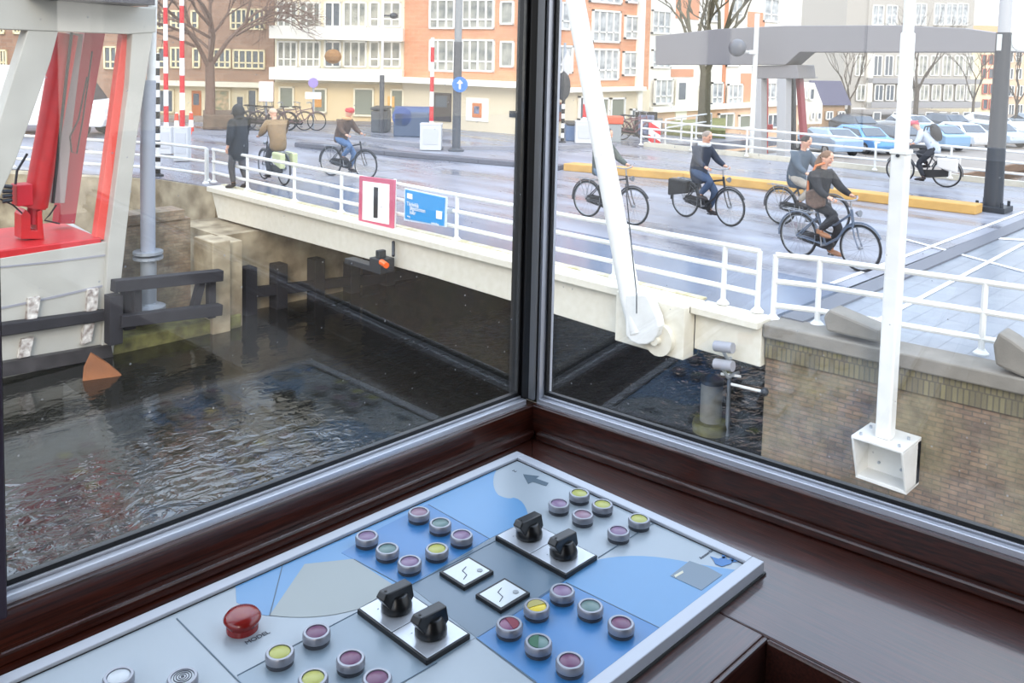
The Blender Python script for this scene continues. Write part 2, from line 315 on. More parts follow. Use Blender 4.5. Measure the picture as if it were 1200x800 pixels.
# ------------------------------------------------------------ railings
def railing(name,pts,hs,label,n_per=2.0,r=.034,pr=.034,zb=.0,group=None,posts=None,ends=True,square=False,m=None):
    m=m or white
    rt_=root(name,pts[0],label,'railing',group)
    for h in hs:
        g=MB();P=[Vector(p)+Vector((0,0,h)) for p in pts]
        for a,b in zip(P,P[1:]):
            if square: g.beam(a,b,r*1.6,r*2.6)
            else: g.tube([a,b],r,8)
        g.build('rail',m,rt_,smooth=not square)
    P=[Vector(p) for p in pts];L=[(b-a).length for a,b in zip(P,P[1:])];tot=sum(L)
    if posts is None:
        k=max(1,round(tot/n_per));posts=[tot*i/k for i in range(k+1)]
    for d in posts:
        q=d;i=0
        while i<len(L)-1 and q>L[i]: q-=L[i];i+=1
        p=P[i].lerp(P[i+1],q/L[i])
        g=MB().tube([p+Vector((0,0,zb)),p+Vector((0,0,max(hs)))],pr,8);g.lathe([(.08,0),(.08,.015),(.045,.05),(.045,.055)],p+Vector((0,0,zb)),10)
        g.build('post',m,rt_,smooth=True)
    return rt_
X_=9.78
ys=[5.25,5.72,7.42]+[PX_(535,275,X_).y, PX_(400,245,X_).y,PX_(345,235,X_).y,PX_(290,225,X_).y,PX_(243,215,X_).y,18.7]
ys+= [8.95]
railing('bridge_railing',[(X_,5.25,.05),(X_,18.75,.05)],[.74,.47,.22],'white three-rail railing along the near edge of the drawbridge',posts=[y-5.25 for y in sorted(ys)])
railing('quay_railing',[(X_+.02,5.05,.0),(9.98,4.62,0),(10.32,2.92,0),(10.75,.5,0)],[.78,.46,.17],'white railing on the near quay, right of the drawbridge',posts=[.0,.5,2.22,4.5])
a=G(190,168,.8);b=G(110,164,.8)
railing('quay_railing',[(9.72,18.95,0),(a.x,a.y,0),(b.x,b.y,0),(7.2,24.4,0),(3.,25.2,0),(-4,25.4,0)],[.8,.5,.22],'white railing on the left quay between drawbridge and white tower',n_per=1.9)
XR=25.25
railing('bridge_railing',[(XR,18.2,.05),(XR,12,.05),(XR-.1,5.2,.05),(XR-.6,-6,.05)],[.85,.58,.3],'white railing along the far edge of the bridge, below the grey gantry beam',n_per=2.1,r=.035)
tag(MB().box(XR+.15,XR+.3,5.1,18.2,-.6,.14).build('bridge_fascia',cream),'cream steel fascia at the foot of the far bridge railing','fascia')
railing('fence',[(26.4,18.0,0),(29,18.6,0),(31,19.0,0)],[.9,.6],'low white fence by the lawn behind the bare street tree',n_per=1.5,r=.03)
# ------------------------------------------------------------ signs on the bridge railing
sg=root('waterway_sign',(9.5,12.4,.05),'white board with pink border and one black vertical bar on the bridge railing','sign')
def xr(pxs,x,th,name,m,par,bevel=0):
    return MB().prism([PX_(a,b,x) for a,b in pxs],(th,0,0)).build(name,m,par,bevel=bevel)
xr([(421,206),(462,211),(460,269),(420,262)],9.58,.04,'border',mat('faded_red',(196,92,116),.5),sg,.004)
xr([(425,212),(456,216),(455.5,263),(424.5,257)],9.57,.01,'board',mat('sign_white',(240,240,236),.5),sg)
xr([(438,219),(442.5,219.7),(442,255.5),(437.5,255)],9.56,.01,'bar',mat('sign_black',(38,38,40),.5),sg)
MB().tube([PX_(463,210,9.66),PX_(461,310,9.66)],.03,8).build('post',white,sg)
sg=root('information_sign',(9.5,11.,.3),'blue information board with white lettering on the bridge railing','sign')
xr([(474,220.5),(523,231),(522,266),(473.5,258)],9.62,.03,'board_edge',mat('pale_edge',(205,222,240),.4),sg)
xr([(475,222),(521,232),(519.5,264.5),(474.5,256)],9.60,.015,'board',mat('sign_blue',(44,144,206),.4),sg)
xr([(477,226),(483,227.5),(483,233.5),(477,232)],9.592,.006,'emblem',MC['sign_white'],sg)
xr([(511,246.5),(518,248),(517.5,257),(511,256)],9.592,.006,'emblem',MC['sign_white'],sg)
def text(body,org,ex,ey,size,m,parent,name='lettering',ext=.0015):
    cu=bpy.data.curves.new(name,'FONT');cu.body=body;cu.size=size;cu.extrude=ext
    o=bpy.data.objects.new(name+'_tmp',cu);C.objects.link(o)
    me=bpy.data.meshes.new_from_object(o.evaluated_get(bpy.context.evaluated_depsgraph_get()));bpy.data.objects.remove(o)
    ex=Vector(ex).normalized();ey=Vector(ey);ey=(ey-ey.dot(ex)*ex).normalized();ez=ex.cross(ey)
    T=Matrix((ex,ey,ez)).transposed().to_4x4();T.translation=Vector(org)
    if parent.name in XF: T=XF[parent.name].inverted()@T
    me.transform(T);me.name=name;me.materials.clear();me.materials.append(m);return link(name,me,parent)
for (px,py,s_,b_) in ((476.5,240.5,.10,'Tijdelijk'),(480,245.5,.10,'afgesloten'),(480,250.5,.10,'hier'),(477,254,.05,'weg'),(505,262,.05,'omleiding')):
    text(b_,PX_(px,py,9.592),(0,-1,0),(0,0,1),s_,MC['sign_white'],sg)
for yy_ in (11.5,10.75): MB().box(9.64,9.79,yy_-.03,yy_+.03,.48,.56).build('bracket',galv,sg)
# lamp bracket and clearance arm under girder
lb=root('signal_lamp',(9.2,11.9,-.4),'dark navigation lamp with an orange lens under the bridge girder','lamp')
MB().tube([PX_(461,283,9.45),PX_(461,300,9.3)],.03,8).box(9.1,9.4,11.75,12.05,-.62,-.38).box(9.2,9.4,12.0,12.9,-.66,-.56).box(9.15,9.3,11.85,11.95,-.38,-.25).build('housing',dark,lb,bevel=.01)
MB().tube([PX_(447,307,9.1),PX_(453,311,9.05)],.05,10).build('lens',mat('orange_lens',(240,100,30),.3),lb)
# ============================================================ WHITE TOWER (left)
YT=15.6
def tr(pts,y,th): return ([PY_(a,b,y) for a,b in pts],(0,th,0))
tw=root('hoist_tower',(5.4,16.6,WZ),'white steel drawbridge hoist tower with red machinery at the left','tower')
base=MB();q=[Vector((3.2,15.6,WZ-.3)),Vector((6.30,15.6,WZ-.3)),Vector((6.5,18.,WZ-.3)),Vector((3.2,18.,WZ-.3))]
tp=[Vector((3.2,15.6,-.38)),Vector((6.18,15.6,-.30)),Vector((6.35,17.6,-.30)),Vector((3.2,17.6,-.38))]
base.add(q+tp,[(3,2,1,0),(4,5,6,7),(0,1,5,4),(1,2,6,5),(2,3,7,6),(3,0,4,7)]);base.build('base_box',offw,tw,bevel=.01)
MB().box(3.2,6.1,15.62,17.5,-.38,-.22).build('base_plate',red,tw,bevel=.02)
MB().prism(*tr([(0,360),(40,352),(120,334),(120,336.5),(40,354.5),(0,362.5)],15.585,.02)).prism(*tr([(0,312),(60,306),(124,298),(124,300),(60,308),(0,314)],15.585,.02)).build('weld_seam',greyp,tw)
MB().prism(*tr([(119,415),(133,414),(160,165),(184,8),(157,8),(151,100),(127,285)],15.5,.4)).build('right_leg',offw,tw,bevel=.015)
MB().prism(*tr([(-60,345),(-60,300),(-8,165),(38,18),(78,0),(60,70),(18,190),(0,230),(-20,300)],15.5,.35)).build('left_leg',offw,tw,bevel=.015)
MB().prism(*tr([(-60,-10),(183,10),(183,38),(150,40),(-60,32)],15.48,.45)).build('cross_beam',offw,tw,bevel=.015)
MB().prism(*tr([(46,-40),(182,-40),(182,6),(46,-3)],14.9,2.6)).build('balance_box',mat('dark_grey_steel',(70,70,76),.5),tw,bevel=.01)
MB().prism(*tr([(112,281),(127,281),(159,30),(145,30)],15.7,.2)).build('red_brace',mat('coral_red',(222,84,74),.45),tw,bevel=.01)
MB().tube([PY_(41,242,16.3),PY_(60,140,16.3),PY_(77,40,16.3)],.2,20).tube([PY_(38,243,16.3),PY_(41,232,16.3)],.21,20).build('hydraulic_cylinder',red,tw,smooth=True)
MB().tube([PY_(39,262,16.3),PY_(42,235,16.3)],.12,14).build('piston_rod',mat('rod_red',(180,30,50),.35),tw,smooth=True)
MB().prism(*tr([(25,280),(25,252),(30,245),(36,252),(36,270),(44,270),(44,248),(49,246),(52,280)],16.1,.35)).build('clevis',red,tw,bevel=.01)
MB().prism(*tr([(60,238),(76,238),(86,140),(98,40),(82,38),(70,140)],16.35,.2)).build('grey_strut',mat('strut_grey',(150,144,142),.5),tw,bevel=.01)
MB().prism(*tr([(68,262),(88,262),(104,150),(124,36),(100,36),(86,120)],16.7,.3)).build('red_strut',mat('strut_red',(170,44,58),.5),tw,bevel=.01)
MB().tube([PY_(x,y,16.05) for x,y in((84,38),(78,90),(70,160),(62,238))],.025,6).tube([PY_(x,y,16.1) for x,y in((102,90),(92,140),(82,160),(84,178),(90,180),(97,140),(108,60))],.014,6).tube([PY_(x,y,16.) for x,y in((66,240),(58,252),(52,258),(70,262))],.014,6).build('hoses',black,tw)
MB().box(*[v for v in (PY_(13,0,16).x,PY_(32,0,16).x,15.9,16.2,PY_(20,241,16).z,PY_(20,216,16).z)]).build('valve_block',mat('deep_red',(190,20,40),.4),tw,bevel=.015)
for (zx,zy) in ((5,215),(5,222),(6,230),(8,236)): pass
g=MB()
for i in range(4): g.tube([PY_(3,218+i*6,16),PY_(14,219+i*5,16)],.035,8)
g.tube([PY_(32,180,16.),PY_(20,200,16.05),PY_(18,216,16.05)],.02,6).tube([PY_(0,233,16.),PY_(15,240,16.),PY_(26,250,16.)],.014,6)
g.build('fittings',dark,tw)
# rubber strips + fender timber on the tower base
tim=mat('black_timber',(44,42,46),.7,noise=.4,nscale=3,bump=.4)
rust=mat('rusty_patch',(120,104,96),.8,noise=.7,nscale=12,col2=(232,228,220))
MB().prism(*tr([(-20,386),(0,380),(129,363),(129,375),(0,395),(-20,398)],15.42,.16)).build('fender_beam',tim,tw,bevel=.02)
for pts in ([(34,350),(48,348),(42,380),(31,382)],[(104,340),(116,338),(114,363),(102,366)],[(26,398),(40,395),(35,417),(22,420)],[(99,380),(111,378),(107,400),(96,404)]):
    MB().prism(*tr(pts,15.5,.12)).build('scuffed_plate',rust,tw)
tag(MB().prism([PY_(a,b,15.45) for a,b in((-20,446),(-20,429),(130,404),(133,418))],(0,.12,0)).build('waterline_fender',mat('wet_timber',(70,66,66),.5,noise=.5,nscale=5)),'dark wet fender board at the waterline under the white tower','fender')
# rusty flap in the water
fl=MB().add([PY_(108,414,14.6),PY_(152,448,14.2),PY_(150,453,14.2),PY_(120,460,14.3),PY_(98,452,14.6)],[(0,1,2,3,4)])
v=[PY_(106,413,14.8),PY_(116,419,14.7),PY_(128,427,14.6),PY_(141,438,14.5),PY_(151,448,14.4),PY_(149,455,14.4),PY_(135,457,14.4),PY_(112,456,14.5),PY_(96,454,14.6),PY_(98,430,14.75)]
tag(MB().prism(v,(.04,.08,-.02)).build('rusty_plate',mat('orange_rust',(140,84,42),.75,noise=.4,nscale=2,bump=.4)),'orange rusty curved steel plate standing in the water by the white tower','plate')
# dark timber fender frame right of the tower
ff=root('fender_frame',(7.3,15.2,WZ),'black timber fender frame between white tower and bridge pier','fender')
def tbeam(a,b,y,w_,d,name='beam',par=ff,m=tim): return MB().beam(PY_(*a,y),PY_(*b,y),d,w_,side=(0,1,0)).build(name,m,par,bevel=.01)
tbeam((132,335),(259,322),15.2,.2,.2);tbeam((140,376),(258,362),15.2,.2,.2)
for a,b in (((160,330),(160,374)),((247,324),(247,372)),((236,328),(226,366))): tbeam(a,b,15.35,.14,.14,'upright')
tbeam((133,345),(133,402),15.3,.22,.25,'upright');tbeam((150,330),(150,385),15.5,.2,.2,'upright')
# fender posts under the bridge
fb=root('fender_wall',(10,16.1,WZ),'row of dark timber fender posts on the abutment under the bridge','fender')
for (x,y0,y1) in ((289,312,386),(325,308,382),(369,302,368),(411,306,352),(452,312,345),(500,318,345)):
    y=16.3;p=PY_(x,y0,y);q=PY_(x,y1,y);q.z=max(q.z,WZ-.2);MB().box(p.x-.13,p.x+.13,y-.2,y+.12,WZ-.3,min(p.z,-.75)).build('post',tim,fb,bevel=.015)
MB().beam(PY_(290,343,16.2),PY_(560,312,16.2),.16,.2,side=(0,1,0)).build('rail',tim,fb,bevel=.01)
# grey mast beside tower
gm=root('mast',(7.0,15.9,-2.0),'slim grey steel mast with a flange standing beside the white tower','mast')
MB().tube([PY_(174,362,15.9),PY_(174,300,15.9)],.14,14).build('foot',galv,gm,smooth=True)
p=PY_(174,362,15.9);MB().lathe([(.3,0),(.3,.06),(.18,.1),(.17,.12)],p,16).build('flange',galv,gm)
for yy_ in (303,297): MB().lathe([(.26,0),(.26,.05)],PY_(173.5,yy_,15.9),16).build('flange',galv,gm)
MB().tube([PY_(173.5,297,15.9),PY_(173,180,15.9),PY_(174,94,15.9)],.13,14).build('pole',mat('pale_blue_grey',(152,158,170),.4),gm,smooth=True)
MB().tube([PY_(177,94,15.9),PY_(180,-30,15.9)],.075,10).build('upper_pole',white,gm,smooth=True)
# black and white striped post left
def post_striped(px,py,h,label,r=.06,mm=None):
    b=G(px,py);o=root('striped_post',b,label,'post');MB().tube([(b.x,b.y,0),(b.x,b.y,h)],r,10).build('pole',mm or stripes('black_white',(28,28,28),(238,238,236),.34),o,smooth=True)
    MB().lathe([(r*2.2,0),(r*2.2,.03),(r*1.3,.05),(r*1.2,.06)],b,12).build('foot',dark,o);return o
post_striped(185,206,2.9,'black and white striped post on the left quay beside the grey mast')
# steel dolphin pile right
pl=root('mooring_pile',(11.3,6.75,WZ),'pale cylindrical mooring pile with a mossy foot beside the brick quay wall','pile')
pb=G(832,505,WZ);MB().tube([(pb.x,pb.y,WZ-.2),(pb.x,pb.y,G(832,505,WZ).z+.75)],.155,20).build('shaft',mat('pile_concrete',(150,148,138),.8,noise=.3),pl,smooth=True)
MB().lathe([(.24,-.1),(.26,.1),(.25,.15),(.15,.16)],pb,20).build('foot',moss,pl,smooth=True)
MB().lathe([(.17,0),(.16,.06),(.08,.1),(.02,.14)],(pb.x,pb.y,pb.z+.72),18).build('cap',dark,pl,smooth=True)
MB().tube([(pb.x+.05,pb.y-.25,WZ),(pb.x+.05,pb.y-.25,WZ+.9)],.03,8).build('ladder_rail',galv,pl)
# sensor on wall
se=root('navigation_sensor',(9.5,5.3,-.9),'pair of small grey camera heads on a bracket under the near end of the bridge','sensor')
for i,(a,b) in enumerate(((838,403),(838,424))):
    p=PX_(a,b+2,9.35);MB().tube([p,p+Vector((.0,-.24,.03))],.065,12).build('camera_head',greyp,se,smooth=True)
    MB().tube([p+Vector((0,-.12,-.05)),p+Vector((.1,-.12,-.16)),p+Vector((.35,-.12,-.16))],.022,8).build('arm',galv,se)
ar=root('bracket_arm',PX_(868,452,9.5),'thin white rod arm sticking out at the corner of the brick quay wall','arm')
MB().tube([PX_(857,450,9.45),PX_(895,459,9.45)],.018,8).tube([PX_(845,438,9.55),PX_(868,441,9.6)],.018,8).build('rod',white,ar)
MB().ell(PX_(896,459,9.45),.05,.05,.05,8,6).build('end_cap',dark,ar)
# ============================================================ WHITE POST ON QUAY WALL (right)
wp=root('lamp_column',(9.4,3.66,-.9),'tall white square column bolted to a bracket on the brick quay wall','post')
xp=9.45
pbot=PX_(1037,512,xp);
def colm(zs,w_):
    c=MB();c.box(xp-w_/2,xp+w_/2,pbot.y-w_/2,pbot.y+w_/2,*zs);return c
z1=PX_(1053,178,xp).z;z2=PX_(1056,38,xp).z
colm((pbot.z,z1),.16).build('lower_column',white,wp,bevel=.02)
MB().prism([(xp-.06,pbot.y-.06,z1),(xp+.06,pbot.y-.06,z1),(xp+.06,pbot.y+.06,z1),(xp-.06,pbot.y+.06,z1)],(0,0,z2-z1)).build('middle_column',white,wp,bevel=.02)
MB().tube([(xp,pbot.y,z2),(xp,pbot.y,6.5)],.055,16).build('upper_tube',white,wp,smooth=True)
colm((z1-.02,z1+.03),.18).build('collar',white,wp,bevel=.01)
zb=pbot.z
bk=MB();y0,y1=pbot.y-.27,pbot.y+.27
bk.box(xp-.22,xp+.3,y0,y1,zb-.03,zb)
bk.prism([(xp-.22,y0,zb-.03),(xp+.3,y0,zb-.03),(xp+.3,y0+.0,zb-.5),(xp-.05,y0,zb-.5)],(0,.025,0))
bk.prism([(xp-.22,y1-.025,zb-.03),(xp+.3,y1-.025,zb-.03),(xp+.3,y1-.025,zb-.5),(xp-.05,y1-.025,zb-.5)],(0,.025,0))
bk.box(xp+.2,xp+.3,y0,y1,zb-.5,zb-.03);bk.box(xp-.05,xp+.3,y0,y1,zb-.52,zb-.48)
bk.build('bracket',white,wp,bevel=.006)
g=MB()
for (u,v) in ((-.14,-.2),(.12,-.2),(-.14,.2),(.12,.2)): g.tube([(xp+u,pbot.y+v,zb),(xp+u,pbot.y+v,zb+.03)],.015,6)
for (u,v) in ((-.12,-.13),(.12,-.13),(-.12,-.38),(.12,-.38)): g.tube([(xp+.18,pbot.y+u,zb+v),(xp+.2,pbot.y+u,zb+v)],.016,6)
g.build('bolts',galv,wp)
MB().tube([(xp-.1,pbot.y,z1-.03),(xp-.07,pbot.y+.0,z1-.03)],.018,8).build('cable_clip',dark,wp)
# sloped stones on the coping
for i,pts in enumerate(([(964,372),(971,362),(1004,376),(1030,387),(1030,402),(968,388)],[(1163,405),(1170,389),(1185,398),(1215,420),(1215,450),(1166,428)])):
    P=[PX_(a,b,9.62+i*.15) for a,b in pts]
    P=[p+Vector((0,0,0)) for p in P]
    tag(MB().prism(P,(.3,0,0)).build('kerb_stone',stone,bevel=.03),['sloping grey stone on the quay wall left of the white column','sloping grey stone on the quay wall at the right edge'][i],'stone')
# ============================================================ ROAD DETAILS
tag(MB().box(9.9,25,4.72,5.0,.0,.03).build('expansion_joint',mat('joint_steel',(96,98,106),.45)),'dark steel expansion joint across the road at the near end of the bridge','joint')
lm=mat('road_marking',(238,240,244),.5)
mk=root('road_markings',(14,4,0),'thin white lines painted on the near approach road','markings')
for (a,b,w_) in (((1010,385),(1200,285),.06),((940,345),(1200,248),.06),((1060,280),(1200,318),.07),((1150,278),(1200,281),.12)):
    p=G(*a,.012);q=G(*b,.012);MB().beam(p,q,w_,.012).build('line',lm,mk)
yk=mat('yellow_kerb',(206,162,90),.7,noise=.25,nscale=3)
ky=root('yellow_kerb',G(900,225),'long yellow painted median kerb on the bridge roadway','kerb')
kl=[G(660,200),G(800,212),G(960,230),G(1143,252)]
g=MB()
for a,b in zip(kl,kl[1:]): g.prism([a,b,b+Vector((.45,0,0)),a+Vector((.45,0,0))],(0,0,.2))
g.build('kerb',yk,ky,bevel=.02)
kd=root('median_kerb',G(500,180),'dark raised kerb between cycle lane and street left of the window post','kerb')
kl=[G(345,172),G(450,182),G(560,192),G(655,200)];g=MB()
for a,b in zip(kl,kl[1:]): g.prism([a,b,b+Vector((.35,.1,0)),a+Vector((.35,.1,0))],(0,0,.14))
g.build('kerb',mat('dark_kerb',(92,92,100),.5),kd,bevel=.02)
kf=root('pavement_kerb',G(260,160),'grey kerb on the far side of the street','kerb')
kl=[G(225,158),G(330,158),G(420,164),G(520,176),G(640,176),G(720,172)];g=MB()
for a,b in zip(kl,kl[1:]): g.prism([a,b,b+Vector((.25,.1,0)),a+Vector((.25,.1,0))],(0,0,.12))
g.build('kerb',mat('kerb_grey',(140,140,146),.6),kf)
# black catenary pole right
bp_=G(1163,247);cp=root('catenary_pole',bp_,'thick black steel pole with flanged foot at the end of the yellow kerb','pole')
H1=D(1172,38,bp_.dot(fw)).z
MB().tube([(bp_.x,bp_.y,.1),(bp_.x,bp_.y,H1)],[.19,.15],20).build('shaft',mat('anthracite',(52,56,62),.4),cp,smooth=True)
MB().obox((bp_.x,bp_.y,.06),.62,.62,.12,0).build('foot_plate',dark,cp,bevel=.01)
MB().tube([(bp_.x,bp_.y,H1),(bp_.x,bp_.y,H1+2.2)],.125,16).build('upper_shaft',mat('light_grey',(176,176,176),.5),cp,smooth=True)
g=MB()
for u in(-.24,.24):
    for v in (-.24,.24): g.tube([(bp_.x+u,bp_.y+v,.12),(bp_.x+u,bp_.y+v,.22)],.03,6)
g.build('bolts',dark,cp)
c0=D(1188,50,bp_.dot(fw)-.1)
MB().beam(c0-rt*.35,c0+rt*.4,.03,.34,side=fw).build('sign_plate',mat('pale_plate',(196,200,196),.5),cp)
MB().tube([c0+rt*.1-fw*.04,c0+rt*.1-fw*.02],.15,20).build('round_mark',MC['sign_white'],cp)
# tram pole left of mullion
tpb=G(534.5,177);tpd=tpb.dot(fw);tpo=root('tram_pole',tpb,'tall grey pole with a blue round arrow sign in front of the orange corner house','pole')
zk=D(535,49,tpd).z
MB().tube([(tpb.x,tpb.y,0),(tpb.x,tpb.y,zk)],.13,16).lathe([(.25,0),(.25,.05),(.14,.08),(.13,.1)],tpb,16).build('lower_shaft',mat('pole_dark_grey',(78,80,84),.5),tpo,smooth=True)
MB().tube([(tpb.x,tpb.y,zk),(tpb.x,tpb.y,zk+3)],.115,16).build('upper_shaft',mat('pole_grey',(140,142,142),.5),tpo,smooth=True)
c0=D(539,99,tpd-.25);MB().tube([c0,c0+fw*.03],.24,24).build('sign_disc',mat('sign_disc_blue',(44,116,196),.4),tpo)
uu=upv
MB().prism([c0-fw*.02+rt*a+uu*b for a,b in((-.03,-.14),(.03,-.14),(.03,.03),(.1,.03),(0,.15),(-.1,.03),(-.03,.03))],fw*.012).build('arrow',MC['sign_white'],tpo)
MB().beam(c0+fw*.02,c0+fw*.2,.05,.05).build('clamp',galv,tpo)
# thin lamp pole, traffic signs
lb_=G(447,156);lpo=root('street_lamp',lb_,'slim street lamp post, dark below and white above, by the cream houses','lamp post')
zk=D(447,88,lb_.dot(fw)).z
MB().tube([(lb_.x,lb_.y,0),(lb_.x,lb_.y,zk)],.09,10).build('lower_shaft',MC['pole_dark_grey'],lpo,smooth=True)
MB().tube([(lb_.x,lb_.y,zk),(lb_.x,lb_.y,zk+3.4)],.05,10).build('upper_shaft',white,lpo,smooth=True)
hd=Vector((lb_.x,lb_.y,zk+2.2));MB().tube([hd,hd+rt*.3],.03,6).ell(hd+rt*.4,.16,.16,.12,10,6).build('flood_lamp',dark,lpo)
def round_sign(px,pyc,pyb,r,col,label,plate=None):
    if plate: plate+=3
    b=G(px,pyb);o=root('traffic_sign',b,label,'sign');d=b.dot(fw);c=D(px,pyc,d-.08)
    MB().tube([(b.x,b.y,0),(b.x,b.y,c.z+.1)],.035,8).build('pole',galv,o)
    MB().tube([c,c+fw*.03],r,20).build('disc',col,o)
    if plate:
        c2=D(px,plate,d-.08);MB().beam(c2-rt*.3,c2+rt*.3,.03,.26,side=fw).build('plate',MC['sign_white'],o)
round_sign(367,97,152,.19,mat('faded_purple',(150,130,190),.5),'faded round parking sign over a white plate before the cream house',109)
b=G(312,152);o=root('notice_board',b,'pale pink notice board on a thin post at the edge of the cream house','sign');c=D(312,107,b.dot(fw)-.06)
MB().tube([b,Vector((b.x,b.y,c.z))],.04,8).build('pole',galv,o);MB().beam(c-rt*.27,c+rt*.27,.04,.75,side=fw).build('board',mat('pale_pink',(236,214,206),.5),o)
# barriers with boxes
RW=stripes('red_white',(200,34,44),(232,230,228),.92)
def barrier(px,pyt,pyb,base,wpx,label,hpx,grp='raised barriers'):
    b=G(px,base);d=b.dot(fw);o=root('road_barrier',b,label,'barrier',grp)
    zt=D(px,pyt,d).z;zb_=D(px,pyb,d).z;wd=wpx*d/F
    MB().tube([(b.x,b.y,zb_-.15),(b.x,b.y,zt)],[.07,.055],12).build('boom',RW,o,smooth=True)
    MB().obox((b.x,b.y,zb_/2+.01),wd,wd*.7,zb_-.02,YAW-pi/2).obox((b.x,b.y,zb_),wd*1.04,wd*.74,.04,YAW-pi/2).build('cabinet',mat('pale_grey_cabinet',(200,202,204),.5),o,bevel=.02)
    MB().obox(Vector((b.x,b.y,zb_*.55))-fw*wd*.36,wd*.7,.02,zb_*.6,YAW-pi/2).build('cabinet_door',mat('cabinet_door',(190,192,196),.5),o,bevel=.005)
barrier(195,-30,149,181,15,'raised red and white barrier, leftmost, with a pale cabinet',40)
barrier(214,-30,149,189,17,'raised red and white barrier, second from the left, on the larger cabinet',40)
barrier(505,44,145,176,25,'raised red and white barrier on a pale cabinet left of the tall grey pole',30)
barrier(684,70,142,168,21,'raised red and white barrier half hidden behind the white lifting rod',30)
# striped post with oval sign by mullion
o=post_striped(659,167,2.5,'black and white striped signal mast with oval dark sign beside the window corner')
b=G(659,167);d=b.dot(fw);c=D(660,101,d-.08);MB().ell(c,.26,.04,.5,14,8,R=Matrix.Rotation(YAW-pi/2,3,'Z')).build('oval_sign',dark,o);
MB().tube([(b.x,b.y,2.4),(b.x,b.y,D(660,50,d).z)],.05,8).build('upper_pole',galv,o)
c=D(665,75,d-.05);MB().prism([c+rt*a+upv*b_ for a,b_ in((0,.5),(.22,0),(0,-.5),(-.22,0))],fw*.03).build('diamond_plate',mat('sign_grey',(190,190,190),.5),o)
# hazard board
b=G(767,170);o=root('hazard_board',b,'white hazard board with red diagonal stripes by the lawn','sign');c=D(767,157,b.dot(fw))
MB().obox(c,.42,.06,.8,YAW-pi/2).build('board',stripes('hazard',(214,40,52),(240,240,236),.45,skew=.9),o,bevel=.01);MB().tube([b,c],.04,8).build('pole',galv,o)
# cones
for i,(px,py) in enumerate(((207,158),(224,157))):
    b=G(px,py);o=root('marker_post',b,'small red and white marker post '+['between the two left barrier booms','right of the second barrier boom'][i],'post','marker posts')
    MB().lathe([(.16,0),(.16,.04),(.1,.05),(.06,.75),(.02,.78)],b,12).build('body',stripes('cone',(226,80,60),(240,236,230),.5),o,smooth=True)
# underground waste containers
def container(px0,px1,pyt,pyb,label,col,dome=False):
    b=G((px0+px1)/2,pyb);d=b.dot(fw);wd=(px1-px0)*d/F;h=(pyb-pyt)*d/F;o=root('waste_container',b,label,'container')
    MB().obox((b.x,b.y,h*.42),wd,1.1,h*.84,YAW-pi/2).build('body',col,o,bevel=.05)
    if dome:
        L=b-rt*wd/2;R_=b+rt*wd/2;MB().tube([(L.x,L.y,h*.62),(R_.x,R_.y,h*.62)],h*.4,20).build('rounded_lid',mat('container_lid',(62,84,124),.5),o,smooth=True)
        c=L-fw*.5+upv*h*.68+rt*.3;MB().tube([c-fw*.05,c+fw*.1],.35,18).build('round_opening',mat('container_ring',(50,80,140),.5),o)
    else: MB().obox((b.x,b.y,h*.92),wd*1.05,1.2,h*.12,YAW-pi/2).build('lid',dark,o,bevel=.04)
container(437,456,124,154,'small dark grey waste container left of the blue one',mat('container_grey',(84,88,92),.6))
container(463,504,125,159,'large blue-grey waste container with rounded lid by the corner house',mat('container_blue',(74,88,110),.6),True)
container(662,676,142,164,'small blue container behind the striped signal mast',mat('bin_blue',(80,110,150),.6))
# kiosk orange top
b=G(719,166);o=root('ticket_machine',b,'grey street cabinet with an orange top left of the parked bicycles','cabinet');d=b.dot(fw)
h=D(719,145,d).z
MB().obox((b.x,b.y,h/2),.5,.4,h,YAW-pi/2).build('body',mat('cab_grey',(150,156,158),.5),o,bevel=.02)
MB().obox((b.x,b.y,h+.14),.62,.5,.28,YAW-pi/2).build('top',mat('orange_top',(230,88,52),.5),o,bevel=.05)
b=G(757,160);o=root('advertising_board',b,'black framed advertising board standing in front of the corner house','sign');c=D(757,146,b.dot(fw))
MB().obox(c,.85,.1,1.0,YAW-pi/2).build('frame',black,o,bevel=.02);MB().obox(c-fw*.06,.6,.02,.75,YAW-pi/2).build('poster',mat('poster_blue',(150,160,190),.4,noise=.8,nscale=4,col2=(40,44,66)),o)
MB().tube([b,c],.06,8).build('leg',black,o)
# lawn and low wall
a,b=G(745,165),G(845,172)
tag(MB().prism([G(780,158),G(850,162),G(850,146),G(790,144)],(0,0,.3)).build('lawn',mat('grass',(150,150,96),.9,noise=.4,nscale=6,bump=.6)),'small sloping lawn behind the bare street tree','lawn',kind='stuff')
tag(MB().prism([G(742,158),G(776,158),G(776,154),G(742,154)],(0,0,.55)).build('low_wall',stone),'low grey stone wall left of the small lawn','wall')
tag(MB().prism([G(238,152),G(284,152),G(284,145),G(238,145)],(0,0,.55)).build('planter',mat('planter_brown',(128,108,90),.9,noise=.5,nscale=5),bevel=.03),'low brown planter around the left street tree','planter')
